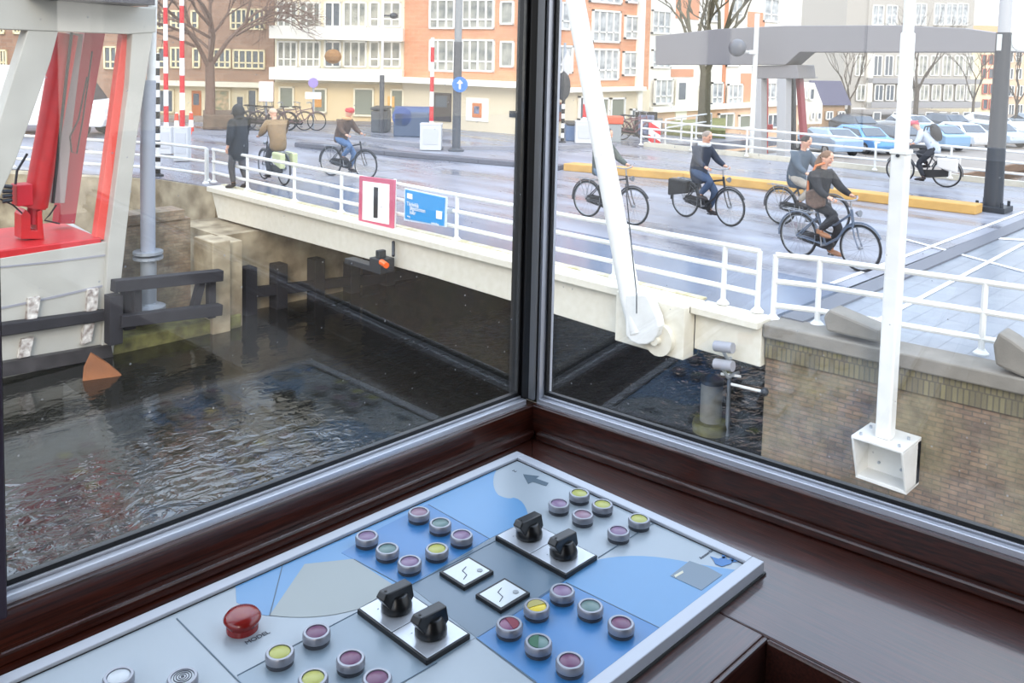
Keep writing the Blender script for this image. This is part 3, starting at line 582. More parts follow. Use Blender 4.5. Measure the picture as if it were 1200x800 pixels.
# ============================================================ GREY GANTRY (far side)
XG=26.4
gt=root('counterweight_gantry',(XG,14,0),'big grey balance beam and portal of the drawbridge on the far side','gantry')
def gx(pts,x,th,name,m,bv=.02): return MB().prism([PX_(a,b,x) for a,b in pts],(th,0,0)).build(name,m,gt,bevel=bv)
gm_=mat('gantry_grey',(130,127,128),.5);gm2=mat('gantry_light',(168,168,170),.5)
gx([(768,42),(840,34),(920,30),(1050,29.5),(1130,33),(1186,41),(1192,61),(937,61),(920,76),(768,76)],XG,1.1,'balance_beam',gm_)
gx([(881,77),(934,76),(936,92),(920,92),(881,92)],XG+.1,1.2,'portal_head',gm_)
gx([(882,92),(892,92),(892,188),(881,188)],XG+.1,.4,'left_post',gm2)
gx([(910,92),(921,92),(920,188),(910,188)],XG+.1,.4,'right_post',gm2)
gx([(892,92),(896,92),(895,188),(891,188)],XG+1.4,.3,'red_post',MC['red_paint'])
gx([(932,92),(937,92),(944,188),(939,188)],XG+1.0,.3,'red_strut',MC['dark_red_paint'])
gx([(926,92),(930,92),(930,180),(926,180)],XG+1.6,.2,'rear_post',MC['dark_metal'])
gx([(876,183),(946,183),(946,196),(876,196)],XG,1.8,'plinth',gm2)
gx([(893,146),(901,146),(901,152),(893,152)],XG+.9,.3,'valve_block',MC['red_paint'])
b=Vector((25.6,PX_(880,185,25.6).y,-.1));o=root('camera_mast',b,'slim white mast with a dark floodlight in front of the grey balance beam','mast')
zt=PX_(883,16,25.6).z;MB().tube([b,(b.x,b.y,zt)],.075,10).build('pole',white,o,smooth=True)
c=PX_(882,61,25.5);MB().tube([c,c+Vector((0,.5,0))],.05,8).lathe([(.12,-.06),(.12,.06)],c,12).build('arm',white,o)
c=PX_(864,56,25.4);MB().ell(c,.22,.3,.28,14,8).build('floodlight',mat('floodlight_grey',(96,98,104),.4),o,smooth=True)
# ============================================================ BUILDINGS
glass=mat('dark_window',(92,100,108),.12,spec=.8)
glass2=mat('curtained_window',(190,186,170),.3,noise=.5,nscale=2,col2=(96,104,104))
wfr=mat('window_frame_white',(242,240,232),.5)
class Fac:
    def __init__(s,x,y,ang,label,name='building',cat='building',depth=8,group=None,shared=None):
        s.o=Vector((x,y,0));s.a=ang;s.d=Vector((cos(ang),sin(ang),0));s.n=Vector((sin(ang),-cos(ang),0))
        s.depth=depth;s.F=Matrix.Translation(Vector((x,y,0)))@Matrix.Rotation(ang,4,'Z')
        s.root=shared or root(name,(x,y,0),label,cat,group,rz=ang);s.T=XF[s.root.name].inverted()@s.F
    def put(s,o,u=0,z=0,v=0):
        o.matrix_local=s.T@Matrix.Translation(Vector((u,v,z)));return o
    def uz(s,px,py):
        r=ray(px,py);t=(s.o-O).dot(s.n)/r.dot(s.n);p=O+r*t;return (p-s.o).dot(s.d),p.z
    def wall(s,px0,px1,pyt,m,zb=-1.,zt=None,pyb=None,name='wall',out=0.,depth=None,pyref=90):
        u0=s.uz(px0,pyref)[0];u1=s.uz(px1,pyref)[0]
        if zt is None: zt=s.uz((px0+px1)/2,pyt)[1]
        if pyb is not None: zb=s.uz((px0+px1)/2,pyb)[1]
        return s.put(MB().box(u0,u1,-out,(s.depth if depth is None else depth),zb,zt).build(name,m,s.root,local=True))
    def win(s,px0,py0,px1,py1,cols=2,rows=2,gm=None,fm=None,fr=.07,name='window',split=None):
        pm=(py0+py1)/2;xm=(px0+px1)/2
        u0=s.uz(px0,pm)[0];u1=s.uz(px1,pm)[0];z1=s.uz(xm,py0)[1];z0=s.uz(xm,py1)[1]
        w=u1-u0;h=z1-z0;g=MB();t=.09
        g.box(0,w,-t,.02,0,fr).box(0,w,-t,.02,h-fr,h).box(0,fr,-t,.02,0,h).box(w-fr,w,-t,.02,0,h)
        for i in range(1,cols): g.box(w*i/cols-.035,w*i/cols+.035,-t+.02,.02,fr,h-fr)
        if rows==2: g.box(fr,w-fr,-t+.02,.02,h*(split or .32)-.03,h*(split or .32)+.03)
        elif rows>2:
            for i in range(1,rows): g.box(fr,w-fr,-t+.02,.02,h*i/rows-.02,h*i/rows+.02)
        f=g.build(name,fm or wfr,s.root,local=True);s.put(f,u0,z0,-.14 if pm>97 else 0)
        MB().box(fr,w-fr,-.03,.0,fr,h-fr).build('pane',gm or glass,f,local=True);return f
    def door(s,px0,py0,px1,py1,m,name='door'):
        u0=s.uz(px0,(py0+py1)/2)[0];u1=s.uz(px1,(py0+py1)/2)[0];z1=s.uz(px0,py0)[1];z0=s.uz(px0,py1)[1]
        f=MB().box(0,u1-u0,-.06,.02,0,z1-z0).build(name,m,s.root,local=True,bevel=.01);s.put(f,u0,z0,-.1)
        MB().box((u1-u0)*.2,(u1-u0)*.8,-.075,-.055,(z1-z0)*.5,(z1-z0)*.9).build('pane',glass,f,local=True)
# left brown brick building
def atd(px,dep): p=D(px,90,dep);return p.x,p.y
AR=YAW-pi/2
bl=brick('brown_brick',(172,138,114),(156,122,100),(156,140,124),bw=.5,bh=.16)
cfr=mat('window_frame_cream',(234,220,178),.5)
f=Fac(*atd(180,38.5),AR,'brown brick house row with cream shop front behind the left street tree')
f.wall(-60,321,-225,bl)
for y0_ in (-95,-150,-205):
    for x0_,x1_ in ((-40,-10),(20,60),(90,130),(186,212),(270,311)): f.win(x0_,y0_,x1_,y0_+25,3,2,fm=mat('window_frame_cream',(234,220,178),.5))
sf=mat('shopfront_cream',(226,212,176),.6)
f.wall(183,321,100,sf,zb=0,out=.12,depth=.1,name='shop_front')
f.wall(183,321,95.5,mat('ledge_cream',(240,230,204),.6),pyb=101,out=.5,depth=.1,name='ledge')
for r in ((184,12,196,34,2),(200,12,214,34,2),(224,12,233,34,1),(270,10,290,35,3),(292,10,311,35,3),(185,55,196,80,1),(200,55,213,80,2),(226,56,235,80,1),(250,57,271,80,3),(273,58,311,81,5),(0,33,6,40,1),(16,33,26,40,2),(0,58,9,80,2),(122,54,138,81,2),(186,-40,212,-12,3),(270,-40,311,-12,5),(30,55,60,80,3)):
    f.win(r[0],r[1],r[2],r[3],r[4],2,fm=cfr)
f.win(184,104,206,132,2,1,fm=sf);f.win(245,104,272,134,1,1,gm=mat('shop_display',(214,180,140),.4,noise=.8,nscale=5,col2=(120,130,100)),fm=sf);f.win(291,104,303,136,1,1,fm=sf)
f.door(226,106,237,139,mat('orange_door',(186,110,60),.5));f.door(277,110,288,141,sf)
# cream building
cb=mat('cream_render',(242,232,204),.7,noise=.06,nscale=2)
f=Fac(*atd(322,37.5),AR,'pale cream apartment building with long white balconies left of the tall grey pole')
f.wall(322,474,-240,cb)
for y0_ in (-105,-162,-220):
    for x0_,x1_ in ((325,376),(380,430),(433,470)): f.win(x0_,y0_,x1_,y0_+30,4,2)
f.wall(322,474,98,mat('ground_beige',(226,204,160),.7),zb=0,out=.1,depth=.1,name='ground_floor')
wb=mat('balcony_white',(246,242,228),.6)
f.wall(322,474,32,wb,pyb=47,out=.9,depth=.1,name='balcony_front');f.wall(322,474,80,wb,pyb=94,out=.9,depth=.1,name='balcony_front')
f.wall(322,474,-30,wb,pyb=-18,out=.9,depth=.1,name='balcony_front')
for y0,y1 in ((2,32),(48,79),(-48,-20)):
    f.win(325,y0,349,y1,3,2,gm=glass2);f.win(351,y0,376,y1,3,2,gm=glass2);f.win(380,y0,400,y1,2,1);f.win(402,y0,430,y1,3,1,gm=glass2);f.win(433,y0,445,y1,1,2,gm=glass2);f.win(448,y0,470,y1,2,2,gm=glass2)
for r in ((328,101,346,127),(368,103,384,132),(415,103,439,136),(458,104,474,136)): f.win(*r,1,1,fm=cb,gm=mat('shop_glass',(132,136,120),.2))
for (px,w_,c) in ((370,10,(214,150,70)),(455,9,(228,176,90))):
    u0,z=f.uz(px,125);f.put(MB().box(u0,u0+.28,-.2,-.17,z,z+.45).build('poster',mat('poster%d'%px,c,.5),f.root,local=True))
u0,z=f.uz(397,66);MB().ell((u0,-1.2,z),.35,.3,.3,10,6).build('hanging_plant',mat('dry_plant',(176,130,80),.9,noise=.5,nscale=20),f.root,local=True)
# orange corner building, two faces
ob=brick('orange_brick',(220,156,116),(210,144,106),(214,170,138),bw=.5,bh=.16)
obp=mat('beige_plaster',(230,216,186),.7,noise=.05)
C0=G(642,160)
cdir=AR-radians(4)
p0=D(473,100,37.4)
f=Fac(p0.x,p0.y,atan2((C0-p0).y,(C0-p0).x),'orange brick corner house with white framed windows, on both sides of the window post',depth=3);fo=f
f.wall(473,641,-230,ob)
f.wall(473,641,101,obp,zb=0,out=.1,depth=.1,name='ground_floor')
f.wall(473,641,93.5,wb,pyb=100,out=.7,depth=.1,name='ledge')
for y0,y1 in ((-1,34),(46,84),(-50,-16)):
    f.win(504,y0,534,y1,3,2,gm=glass2);f.win(542,y0,580,y1,4,2,gm=glass2);f.win(587,y0+2,603,y1-5,1,1,gm=glass2)
f.door(509,108,531,141,mat('dark_door',(74,66,62),.5))
u,z=f.uz(515,131);MB().box(u,u+.3,-.14,-.1,z,z+.55).build('poster',mat('poster_orange',(226,176,90),.5),f.root,local=True)
u0,z0=f.uz(548,141);u1,z1=f.uz(575,115);MB().box(u0,u1,-.14,-.1,z0,z1).build('white_panel',wb,f.root,local=True)
u0,z0=f.uz(556,137);u1,z1=f.uz(567,121);MB().box(u0,u1,-.17,-.13,z0,z1).build('sign',mat('sign_orange',(214,130,80),.5),f.root,local=True)
MB().box(u0+.1,u1-.1,-.19,-.165,z0+.15,z1-.12).build('sign_face',MC['poster_blue'],f.root,local=True)
u0,z0=f.uz(599,137);u1,z1=f.uz(607,130);MB().box(u0,u1,-.14,-.1,z0,z1).build('grille',MC['dark_metal'],f.root,local=True)
# right face along x
YF=C0.y
ob2=mat('orange_brick_right',(220,152,114),.8,noise=.1,nscale=3)
def fx(px0,label,y=YF,depth=8,ang=0,px=None):
    return Fac(PY_(px0,100,y).x,y,ang,label,depth=depth)
f=Fac(PY_(642,100,YF).x,YF,0,'',depth=8,shared=fo.root)
f.wall(642,760,-150,ob);f.wall(642,760,106,obp,zb=0,out=.1,depth=.1,name='ground_floor');f.wall(642,749,102,wb,pyb=107,out=.4,depth=.1,name='ledge')
f.wall(744,749.5,-150,wb,zb=0,out=.2,depth=.1,name='drainpipe')
wwh=mat('window_bright',(206,208,206),.3,noise=.4,nscale=3,col2=(120,126,130))
for r in ((648,2,668,35,2),(693,12,726,50,4),(731,18,748,46,2),(648,53,670,86,2),(693,57,724,94,4),(729,60,746,89,2),(690,-32,728,4,4),(733,-22,748,4,2)): f.win(*r,2,gm=wwh)
f.win(700,114,709,141,1,1,gm=MC['shop_glass']);f.win(711,114,728,141,1,1,gm=MC['shop_glass']);f.win(735,127,741,139,1,1);f.door(650,120,656,142,mat('brown_door',(140,90,70),.5));f.win(674,112,690,140,2,1)
# white/orange row
f=fx(760,'white and orange house row behind the bare street tree, half hidden by the grey beam',y=YF+.05)
wr=mat('white_render',(244,238,224),.7,noise=.05)
f.wall(760,936,-150,wr);f.wall(760,936,126,mat('peach_plaster',(228,190,156),.8,noise=.15,nscale=1.5),zb=-1.4,out=.1,depth=.1,name='orange_base');f.wall(760,936,121,wb,pyb=127,out=.3,depth=.1,name='ledge')
for r in ((789,-5,816,22),(846,-10,850,124),(873,14,893,32),(786,81,812,90),(868,86,880,124)):
    f.wall(r[0],r[2],r[1],ob2,pyb=r[3],out=.03,depth=.1,name='orange_brickwork')
for r in ((763,92,784,122,3),(763,12,785,40,3),(763,58,785,80,3),(830,-2,842,26,2),(818,98,828,122,2),(830,96,843,122,2),(849,98,866,122,3),(892,96,912,122,3),(855,-2,870,24,2),(894,-2,912,26,2),(818,14,828,30,1),(892,62,912,84,3),(850,56,866,78,3)): f.win(*r,2,gm=wwh)
f.door(789,92,802,141,wb);f.win(838,132,856,150,2,1,gm=MC['shop_glass']);f.win(862,134,876,150,1,1,gm=MC['shop_glass']);f.win(895,133,908,150,2,1)
# small white gabled house, dark roof house
f=Fac(*atd(937,57),AR+radians(30),'small white gabled house at the far end of the houses row',depth=4)
u0=0;u1=f.uz(964,120)[0];zt=f.uz(950,122)[1]
za=f.uz(945,97)[1]
MB().prism([(u0,0,-1),(u1,0,-1),(u1,0,zt),(u1*.62,0,za),(u1*.25,0,za),(u0,0,zt)],(0,8,0)).build('wall',wr,f.root,local=True)
for r in ((946,103,952,117,1),(948,131,952,140,1),(955,131,960,140,1),(941,104,944,116,1)): f.win(*r,1,gm=glass)
f=Fac(*atd(952,62),AR+radians(20),'low brick house with a dark slate roof left of the white column',depth=4)
f.wall(962,992,123,mat('brown_wall',(176,146,116),.8),zb=-1.9)
u0=f.uz(955,100)[0];u1=f.uz(996,100)[0];z0=f.uz(975,123)[1];z1=f.uz(975,95)[1]
MB().prism([(u0,-.3,z0),(u1,-.3,z0),(u1-.35,.5,z1),(u0+.1,.5,z1)],(0,.3,0)).build('roof',mat('slate',(86,84,104),.7),f.root,local=True)
f.win(966,130,974,140,2,1);f.win(980,130,988,140,2,1)
# white blank gable wall above
f=Fac(*atd(938,84),AR+radians(10),'tall pale rendered house seen between the grey beam and the slate roof',depth=3)
f.wall(936,997,34,mat('pale_render',(238,232,222),.8,noise=.12,nscale=.7),zb=-1.9);f.win(977,64,986,68,3,1)
# brown building top
f=Fac(*atd(915,100),AR+radians(12),'large grey-brown building rising above the grey balance beam',depth=6)
f.wall(914,1024,-160,mat('taupe',(168,152,138),.8,noise=.12,nscale=1),zb=-1.9)
f.wall(995,1024,21,wr,pyb=34,out=.4,depth=.1,name='white_parapet')
for r in ((917,12,929,26,2),(932,8,941,24,1),(976,14,990,28,2),(930,-20,950,-4,2),(965,-20,990,-4,3)): f.win(*r,1,gm=wwh)
for k in range(2):
    u,z=f.uz(943+k*22,26);MB().beam((u,-.2,z),(u+1.6*(1 if k else -1)*-.6,-.2,z+2.0),.15,.2).build('roof_strut',mat('beige_beam',(222,196,150),.6),f.root,local=True)
# modern grey building
f=Fac(*atd(985,76),AR+radians(24),'modern grey apartment block with wide windows behind the white column',depth=6)
mg=mat('warm_grey',(176,170,160),.8);f.wall(990,1139,-60,mg,zb=-1,pyref=60)
f.wall(1000,1148,126,wr,zb=-1,out=.15,depth=.1,name='ground_floor')
f.wall(1015,1148,92,mat('band_grey',(150,148,148),.8),pyb=98,out=.3,depth=.1,name='band');f.wall(1015,1148,119,MC['band_grey'],pyb=126,out=.3,depth=.1,name='band')
f.wall(1015,1020,63,wr,pyb=126,out=.3,depth=.1,name='white_pier')
for y0,y1 in ((65,89),(99,118)):
    for px in (1002,1023,1036,1049,1062,1076,1090,1104,1118,1130): f.win(px,y0,px+10,y1,2,1,gm=glass2 if (px//7)%2 else glass)
for px in (1022,1038,1072,1094,1108,1121): f.win(px,6 if px<1060 else 4,px+(13),30,2,1,gm=wwh)
for px in (1022,1040,1068,1090,1112): f.win(px,-26,px+13,-6,2,1,gm=wwh)
for px in (1021,1044,1082,1098,1112,1126): f.win(px,131,px+9,146,1,1,gm=glass)
# right red/cream houses
f=Fac(*atd(1141,90),AR+radians(10),'pale yellow and red brick houses behind the black pole at the far right',depth=8)
f.wall(1138,1176,60,mat('pale_yellow',(236,222,184),.8),zb=-1.9);f.wall(1176,1260,46,mat('pink_brick',(226,190,160),.8,noise=.1,nscale=1),zb=-1.9)
f.wall(1134,1180,30,mat('orange_roof',(226,176,136),.8),pyb=60,out=.0,name='upper_house')
for px in (1150,1158): 
    for y in (64,80,98,116): f.win(px,y,px+6,y+12,1,1,fm=mat('red_frame',(206,120,104),.6))
for px in (1180,1190,1204,1222): 
    for y in (60,80,100,122): f.win(px,y,px+7,y+13,2,1)
# ============================================================ TREES
bark=mat('bark',(98,88,76),.9,noise=.4,nscale=10,bump=.5)
def tree(base,h,r,label,seed,spread=1.,levels=5,dens=2,colm=None,fork=.35,tilt=0):
    rnd=random.Random(seed);b=Vector(base);o=root('bare_tree',b,label,'tree','bare street trees')
    T=MB();Bm=MB()
    top=b+Vector((tilt,0,h*fork))
    T.tube([b,b+Vector((0,0,.25)),b.lerp(top,.5)+Vector((.03,.02,0)),top],[r*1.35,r,r*.9,r*.8],10)
    def grow(p,d,L,rr,lv):
        q=p+d*L*.5+Vector((rnd.uniform(-1,1),rnd.uniform(-1,1),rnd.uniform(-.3,1)))*L*.07;e=p+d*L
        Bm.tube([p,q,e],[rr,rr*.8,rr*.6],5 if lv>1 else 4 if lv else 3,caps=False)
        if lv<=0: return
        k=dens+ (1 if rnd.random()<.5 else 0)
        for i in range(k):
            a=rnd.uniform(0,2*pi);s=rnd.uniform(.35,.8)*spread
            ax=d.orthogonal().normalized();ax.rotate(Matrix.Rotation(a,3,d))
            nd=(d+ax*s+Vector((0,0,.12))).normalized();st=p.lerp(e,rnd.uniform(.45,1) if i else 1)
            grow(st,nd,L*rnd.uniform(.62,.82),rr*.6,lv-1)
    for i in range(4):
        a=i*pi/2+rnd.uniform(-.5,.5);nd=Vector((cos(a)*.55*spread,sin(a)*.55*spread,1)).normalized()
        grow(b.lerp(top,rnd.uniform(.8,1)),nd,h*.24,r*.5,levels)
    T.build('trunk',colm or bark,o,smooth=True);Bm.build('branches',colm or bark,o)
b=G(246,151);tree((b.x,b.y,0),9.5,.2,'broad bare street tree in front of the brown brick houses at left',3,1.45,5,3,mat('reddish_bark',(118,94,80),.9),.27)
b=G(824,160);tree((b.x,b.y,0),8.5,.26,'bare plane tree on the lawn behind the left end of the grey beam',11,.8,5,2,mat('green_bark',(112,106,84),.9,noise=.3,nscale=6),.30)
for i,(px,dep,h,s,lab) in enumerate(((1072,66,11.,.9,'bare tree just right of the white column'),(1139,67,8.,.8,'small bare tree behind the parked cars left of the black pole'),(994,64,8.,.7,'thin bare tree behind the cars below the grey beam'),(1190,68,8.,.8,'bare tree at the right edge behind the cars'))):
    q=D(px,150,dep);tree((q.x,q.y,-1.9),h,.2 if i==0 else .12,lab,20+i,s,4,2,None,.3)
# ============================================================ CARS
tyre=mat('tyre',(26,26,28),.8);cgl=mat('car_glass',(50,60,70),.1,spec=.9);hub=mat('hubcap',(170,172,176),.3,metal=.6)
def car(x,y,z,rz,col,label,van=False,g_='parked cars on the far quay'):
    o=root('van' if van else 'car',(x,y,z),label,'van' if van else 'car',None if van else g_,rz=rz)
    cm=mat('car_%s'%'_'.join(map(str,col)),col,.25,spec=.8)
    if van:
        pr=[(-2.5,.35),(2.4,.35),(2.5,.6),(2.45,1.0),(1.75,1.22),(1.15,2.05),(1.0,2.25),(-2.4,2.3),(-2.5,2.1)];wd=.98;gp=[(1.78,1.27),(1.22,2.03),(.6,2.0),(.5,1.27)]
        wx=1.65
    else:
        pr=[(-2.1,.3),(2.05,.3),(2.15,.5),(2.05,.78),(1.1,.92),(.5,1.38),(-1.1,1.42),(-1.85,1.0),(-2.15,.9),(-2.15,.5)];wd=.85;gp=[(1.0,.95),(.48,1.32),(-1.05,1.36),(-1.7,1.0)];wx=1.3
    n=len(pr);MBb=MB();vs=[];
    for s_ in (-1,1):
        vs+=[Vector((px_,s_*(wd-(.18 if pz>1.0 else .0)*(1 if pz>1.25 else .3)),pz)) for px_,pz in pr]
    fs=[tuple(range(n)),tuple(range(2*n-1,n-1,-1))]+[(i,i+n,(i+1)%n+n,(i+1)%n) for i in range(n)]
    MBb.add(vs,fs).build('body',cm,o,local=True,bevel=.06)
    for s_ in (-1,1):
        yy=lambda z_: s_*(wd-(.17 if z_>1.25 else .03 if z_>1 else 0)+.012)
        g=MB();g.add([Vector((a,yy(b_),b_)) for a,b_ in gp]+[Vector((a,yy(b_)-s_*.03,b_)) for a,b_ in gp],[(0,1,2,3) if s_<0 else (3,2,1,0),(7,6,5,4) if s_<0 else (4,5,6,7)]+[(i,(i+1)%4,(i+1)%4+4,i+4) for i in range(4)]);g.build('side_window',cgl,o,local=True)
    if van: q=[(1.80,1.2),(1.18,2.04)];
    else: q=[(1.08,.95),(.52,1.36)]
    for (qa,qb) in ([q] if van else [q,[(-1.83,1.03),(-1.13,1.4)]]):
        w_=wd-.2;sg_=1 if qa[0]>0 else -1
        MB().add([Vector((qa[0]+sg_*.03,-w_,qa[1]+.02)),Vector((qa[0]+sg_*.03,w_,qa[1]+.02)),Vector((qb[0]+sg_*.03,w_*.9,qb[1])),Vector((qb[0]+sg_*.03,-w_*.9,qb[1])),Vector((qa[0],-w_,qa[1])),Vector((qa[0],w_,qa[1])),Vector((qb[0],w_*.9,qb[1])),Vector((qb[0],-w_*.9,qb[1]))],[(0,1,2,3),(7,6,5,4),(0,4,5,1),(1,5,6,2),(2,6,7,3),(3,7,4,0)]).build('windscreen' if sg_>0 else 'rear_window',cgl,o,local=True)
    for sx in (-wx,wx):
        for sy in (-1,1):
            wh=MB().tube([(sx,sy*(wd-.2),.32),(sx,sy*(wd+.02),.32)],.32,18).build('wheel',tyre,o,local=True);MB().tube([(sx,sy*(wd+.0),.32),(sx,sy*(wd+.035),.32)],.18,14).build('hub',hub,wh,local=True)
    for sy in (-.62,.62):
        fx_=2.5 if van else 2.1;MB().ell((fx_-.02,sy,.72),.08,.16,.08,8,6).build('headlight',mat('headlight',(230,232,236),.2),o,local=True)
    return o
vb=G(112,158);car(vb.x-rt.x*1.75,vb.y-rt.y*1.75,0,AR,(240,240,238),'white delivery van on the street behind the white tower',True)
q=G(196,150);0 and car(q.x,q.y,0,AR,(226,228,230),'white car behind the leftmost barrier boom',g_='cars')
cols=[(150,176,206),(90,150,210),(60,66,74),(120,160,196),(216,220,224),(170,186,202),(224,226,228),(120,140,160),(60,64,72),(200,206,212),(70,80,92),(226,228,230),(150,162,172),(190,196,204),(60,70,84),(214,218,222)]
names=['pale blue','bright blue','black','mid blue','white','silver blue','white','steel blue','black','silver','dark grey','white','grey','light grey','navy','off-white']
order=[(46.5+i*2.85,21.4-i*.85) for i in range(8)]+[(59+i*4.2,25.-i*1.5) for i in range(5)]
od=('leftmost','second from the left','third from the left','fourth from the left','fifth from the left','sixth from the left','seventh from the left','eighth from the left','last at the right')
wh_=[od[i]+' in the front row of cars' for i in range(8)]+[od[i]+' in the rear row of cars' for i in range(5)]
for i,(x,y) in enumerate(order): car(x,y,-1.9,radians(-128+(i*7)%13 if i%3 else 58),cols[i],names[i]+' parked car '+wh_[i])
# ============================================================ BICYCLES & PEOPLE
steel=mat('bike_steel',(150,152,156),.3,metal=.6);leath=mat('saddle_black',(30,28,28),.6)
def bike(loc,rz,col,label,group=None,rack_bag=None,fcase=True,step=False,parked=False,lite=False):
    o=root('bicycle',loc,label,'bicycle',group,rz=rz)
    fm=mat('frame_%s'%'_'.join(map(str,col)),col,.35)
    for wx in (-.5,.6):
        w_=MB().tube([(wx+.335*cos(a),0,.35+.335*sin(a)) for a in [2*pi*i/32 for i in range(32)]],.019,6,closed=True).build('wheel',tyre,o,local=True,smooth=True)
        if not lite:
            MB().tube([(wx+.312*cos(a),0,.35+.312*sin(a)) for a in [2*pi*i/32 for i in range(32)]],.010,5,closed=True).build('rim',steel,w_,local=True,smooth=True)
            g=MB()
            for i in range(18):
                a=2*pi*i/18;s_=.02*(1 if i%2 else -1);g.tube([(wx+.02*cos(a+.8),s_,.35+.02*sin(a+.8)),(wx+.31*cos(a),0,.35+.31*sin(a))],.0022,3,caps=False)
            g.tube([(wx,-.04,.35),(wx,.04,.35)],.022,8);g.build('spokes',steel,w_,local=True)
    g=MB();BB=(0,0,.29);st=(-.17,0,.78);hd=(.43,0,.84);hl=(.47,0,.66)
    if step: g.tube([BB,(.2,0,.42),(.36,0,.62),hl],.02,8).tube([(-.1,0,.55),(.15,0,.62),hd],.018,8)
    else: g.tube([BB,(.22,0,.46),hl],.02,8).tube([(-.15,0,.72),hd],.018,8)
    g.tube([BB,st,(-.19,0,.86)],.018,8).tube([hl,hd,(.42,0,.9)],.022,8)
    for s_ in (-.05,.05): g.tube([(-.5,s_,.35),(0,s_*.5,.29)],.011,6).tube([(-.5,s_,.35),(-.15,s_*.4,.7)],.011,6)
    g.build('frame',fm,o,local=True,smooth=True)
    g=MB()
    for s_ in (-.05,.05): g.tube([(.6,s_,.35),(.53,s_,.5),(.48,s_,.66)],.012,6)
    g.tube([(.48,-.05,.66),(.48,.05,.66)],.016,6);g.build('fork',fm,o,local=True)
    MB().tube([(.42,0,.88),(.40,0,1.03)],.013,6).tube([(.22,-.27,1.04),(.33,-.26,1.07),(.42,-.12,1.04),(.41,0,1.03),(.42,.12,1.04),(.33,.26,1.07),(.22,.27,1.04)],.012,8).build('handlebar',steel,o,local=True,smooth=True)
    MB().ell((-.2,0,.895),.14,.08,.035,12,6).ell((-.08,0,.892),.12,.035,.025,10,6).build('saddle',leath,o,local=True,smooth=True)
    for wx,a0,a1 in ((-.5,20,200),(.6,30,170)):
        MB().tube([(wx+.375*cos(radians(a)),0,.35+.375*sin(radians(a))) for a in range(a0,a1,12)],.016,5).build('mudguard',fm,o,local=True,smooth=True)
    if fcase: MB().prism([(-.56,.045,.28),(-.56,.045,.41),(-.45,.045,.44),(.06,.045,.40),(.11,.045,.3),(.05,.045,.2),(-.1,.045,.21)],(0,.04,0)).build('chain_case',leath,o,local=True,bevel=.01)
    g=MB();g.tube([(0,-.11,.29),(0,.11,.29)],.015,8);g.tube([(0,.1,.29),(.03,.1,.13)],.01,6).tube([(0,-.1,.29),(-.03,-.1,.46)],.01,6);g.build('crank',steel,o,local=True)
    for s_,(x,z) in ((1,(.03,.13)),(-1,(-.03,.46))): MB().box(x-.05,x+.05,s_*.14-.045,s_*.14+.045,z-.012,z+.012).build('pedal',leath,o,local=True)
    if not lite:
        g=MB()
        for s_ in (-.06,.06): g.tube([(-.2,s_,.74),(-.78,s_,.74)],.007,5).tube([(-.5,s_,.36),(-.66,s_,.74)],.006,5).tube([(-.5,s_,.36),(-.4,s_,.74)],.006,5)
        for xx in (-.3,-.5,-.7): g.tube([(xx,-.06,.74),(xx,.06,.74)],.006,5)
        g.build('rack',steel,o,local=True)
        MB().lathe([(.02,0),(.05,.05),(.052,.07)],(.5,0,.86),12,axis=(1,0,0)).build('headlamp',steel,o,local=True)
    if rack_bag:
        for s_ in (-1,1): MB().prism([(-.78,s_*.08,.4),(-.78,s_*.08,.74),(-.3,s_*.08,.74),(-.32,s_*.08,.5)],(0,s_*.13,0)).build('pannier',rack_bag,o,local=True,bevel=.03)
    return o
def skin(name,V,E,m,parent,sub=1,rootv=0,keep=None):
    me=bpy.data.meshes.new(name);me.from_pydata([v[0] for v in V],E,[]);o=bpy.data.objects.new(name,me);C.objects.link(o)
    sk=o.modifiers.new('skin','SKIN');sk.use_smooth_shade=True
    for i,v in enumerate(V):
        r=v[1];r=(r,r) if not isinstance(r,tuple) else r;me.skin_vertices[0].data[i].radius=r;me.skin_vertices[0].data[i].use_root=(i==rootv)
    s=o.modifiers.new('sub','SUBSURF');s.levels=sub;s.render_levels=sub
    dg=bpy.context.evaluated_depsgraph_get();dg.update()
    m2=bpy.data.meshes.new_from_object(o.evaluated_get(dg));bpy.data.objects.remove(o);bpy.data.meshes.remove(me)
    m2.name=name;m2.materials.clear()
    for k in (m if isinstance(m,(list,tuple)) else [m]): m2.materials.append(k)
    if keep: keep(m2)
    for p in m2.polygons:p.use_smooth=True
    return link(name,m2,parent)
def joinmesh(m2,mb):
    bm=bmesh.new();bm.from_mesh(m2);vs=[bm.verts.new(p) for p in mb.v];
    for f,mi in zip(mb.f,mb.mi):
        try: ff=bm.faces.new([vs[i] for i in f]);ff.material_index=mi;ff.smooth=True
        except ValueError: pass
    bm.to_mesh(m2);bm.free()
skinm=mat('skin',(214,164,138),.55);eye=mat('eye_dark',(40,30,28),.4);lip=mat('lip',(176,96,90),.5)
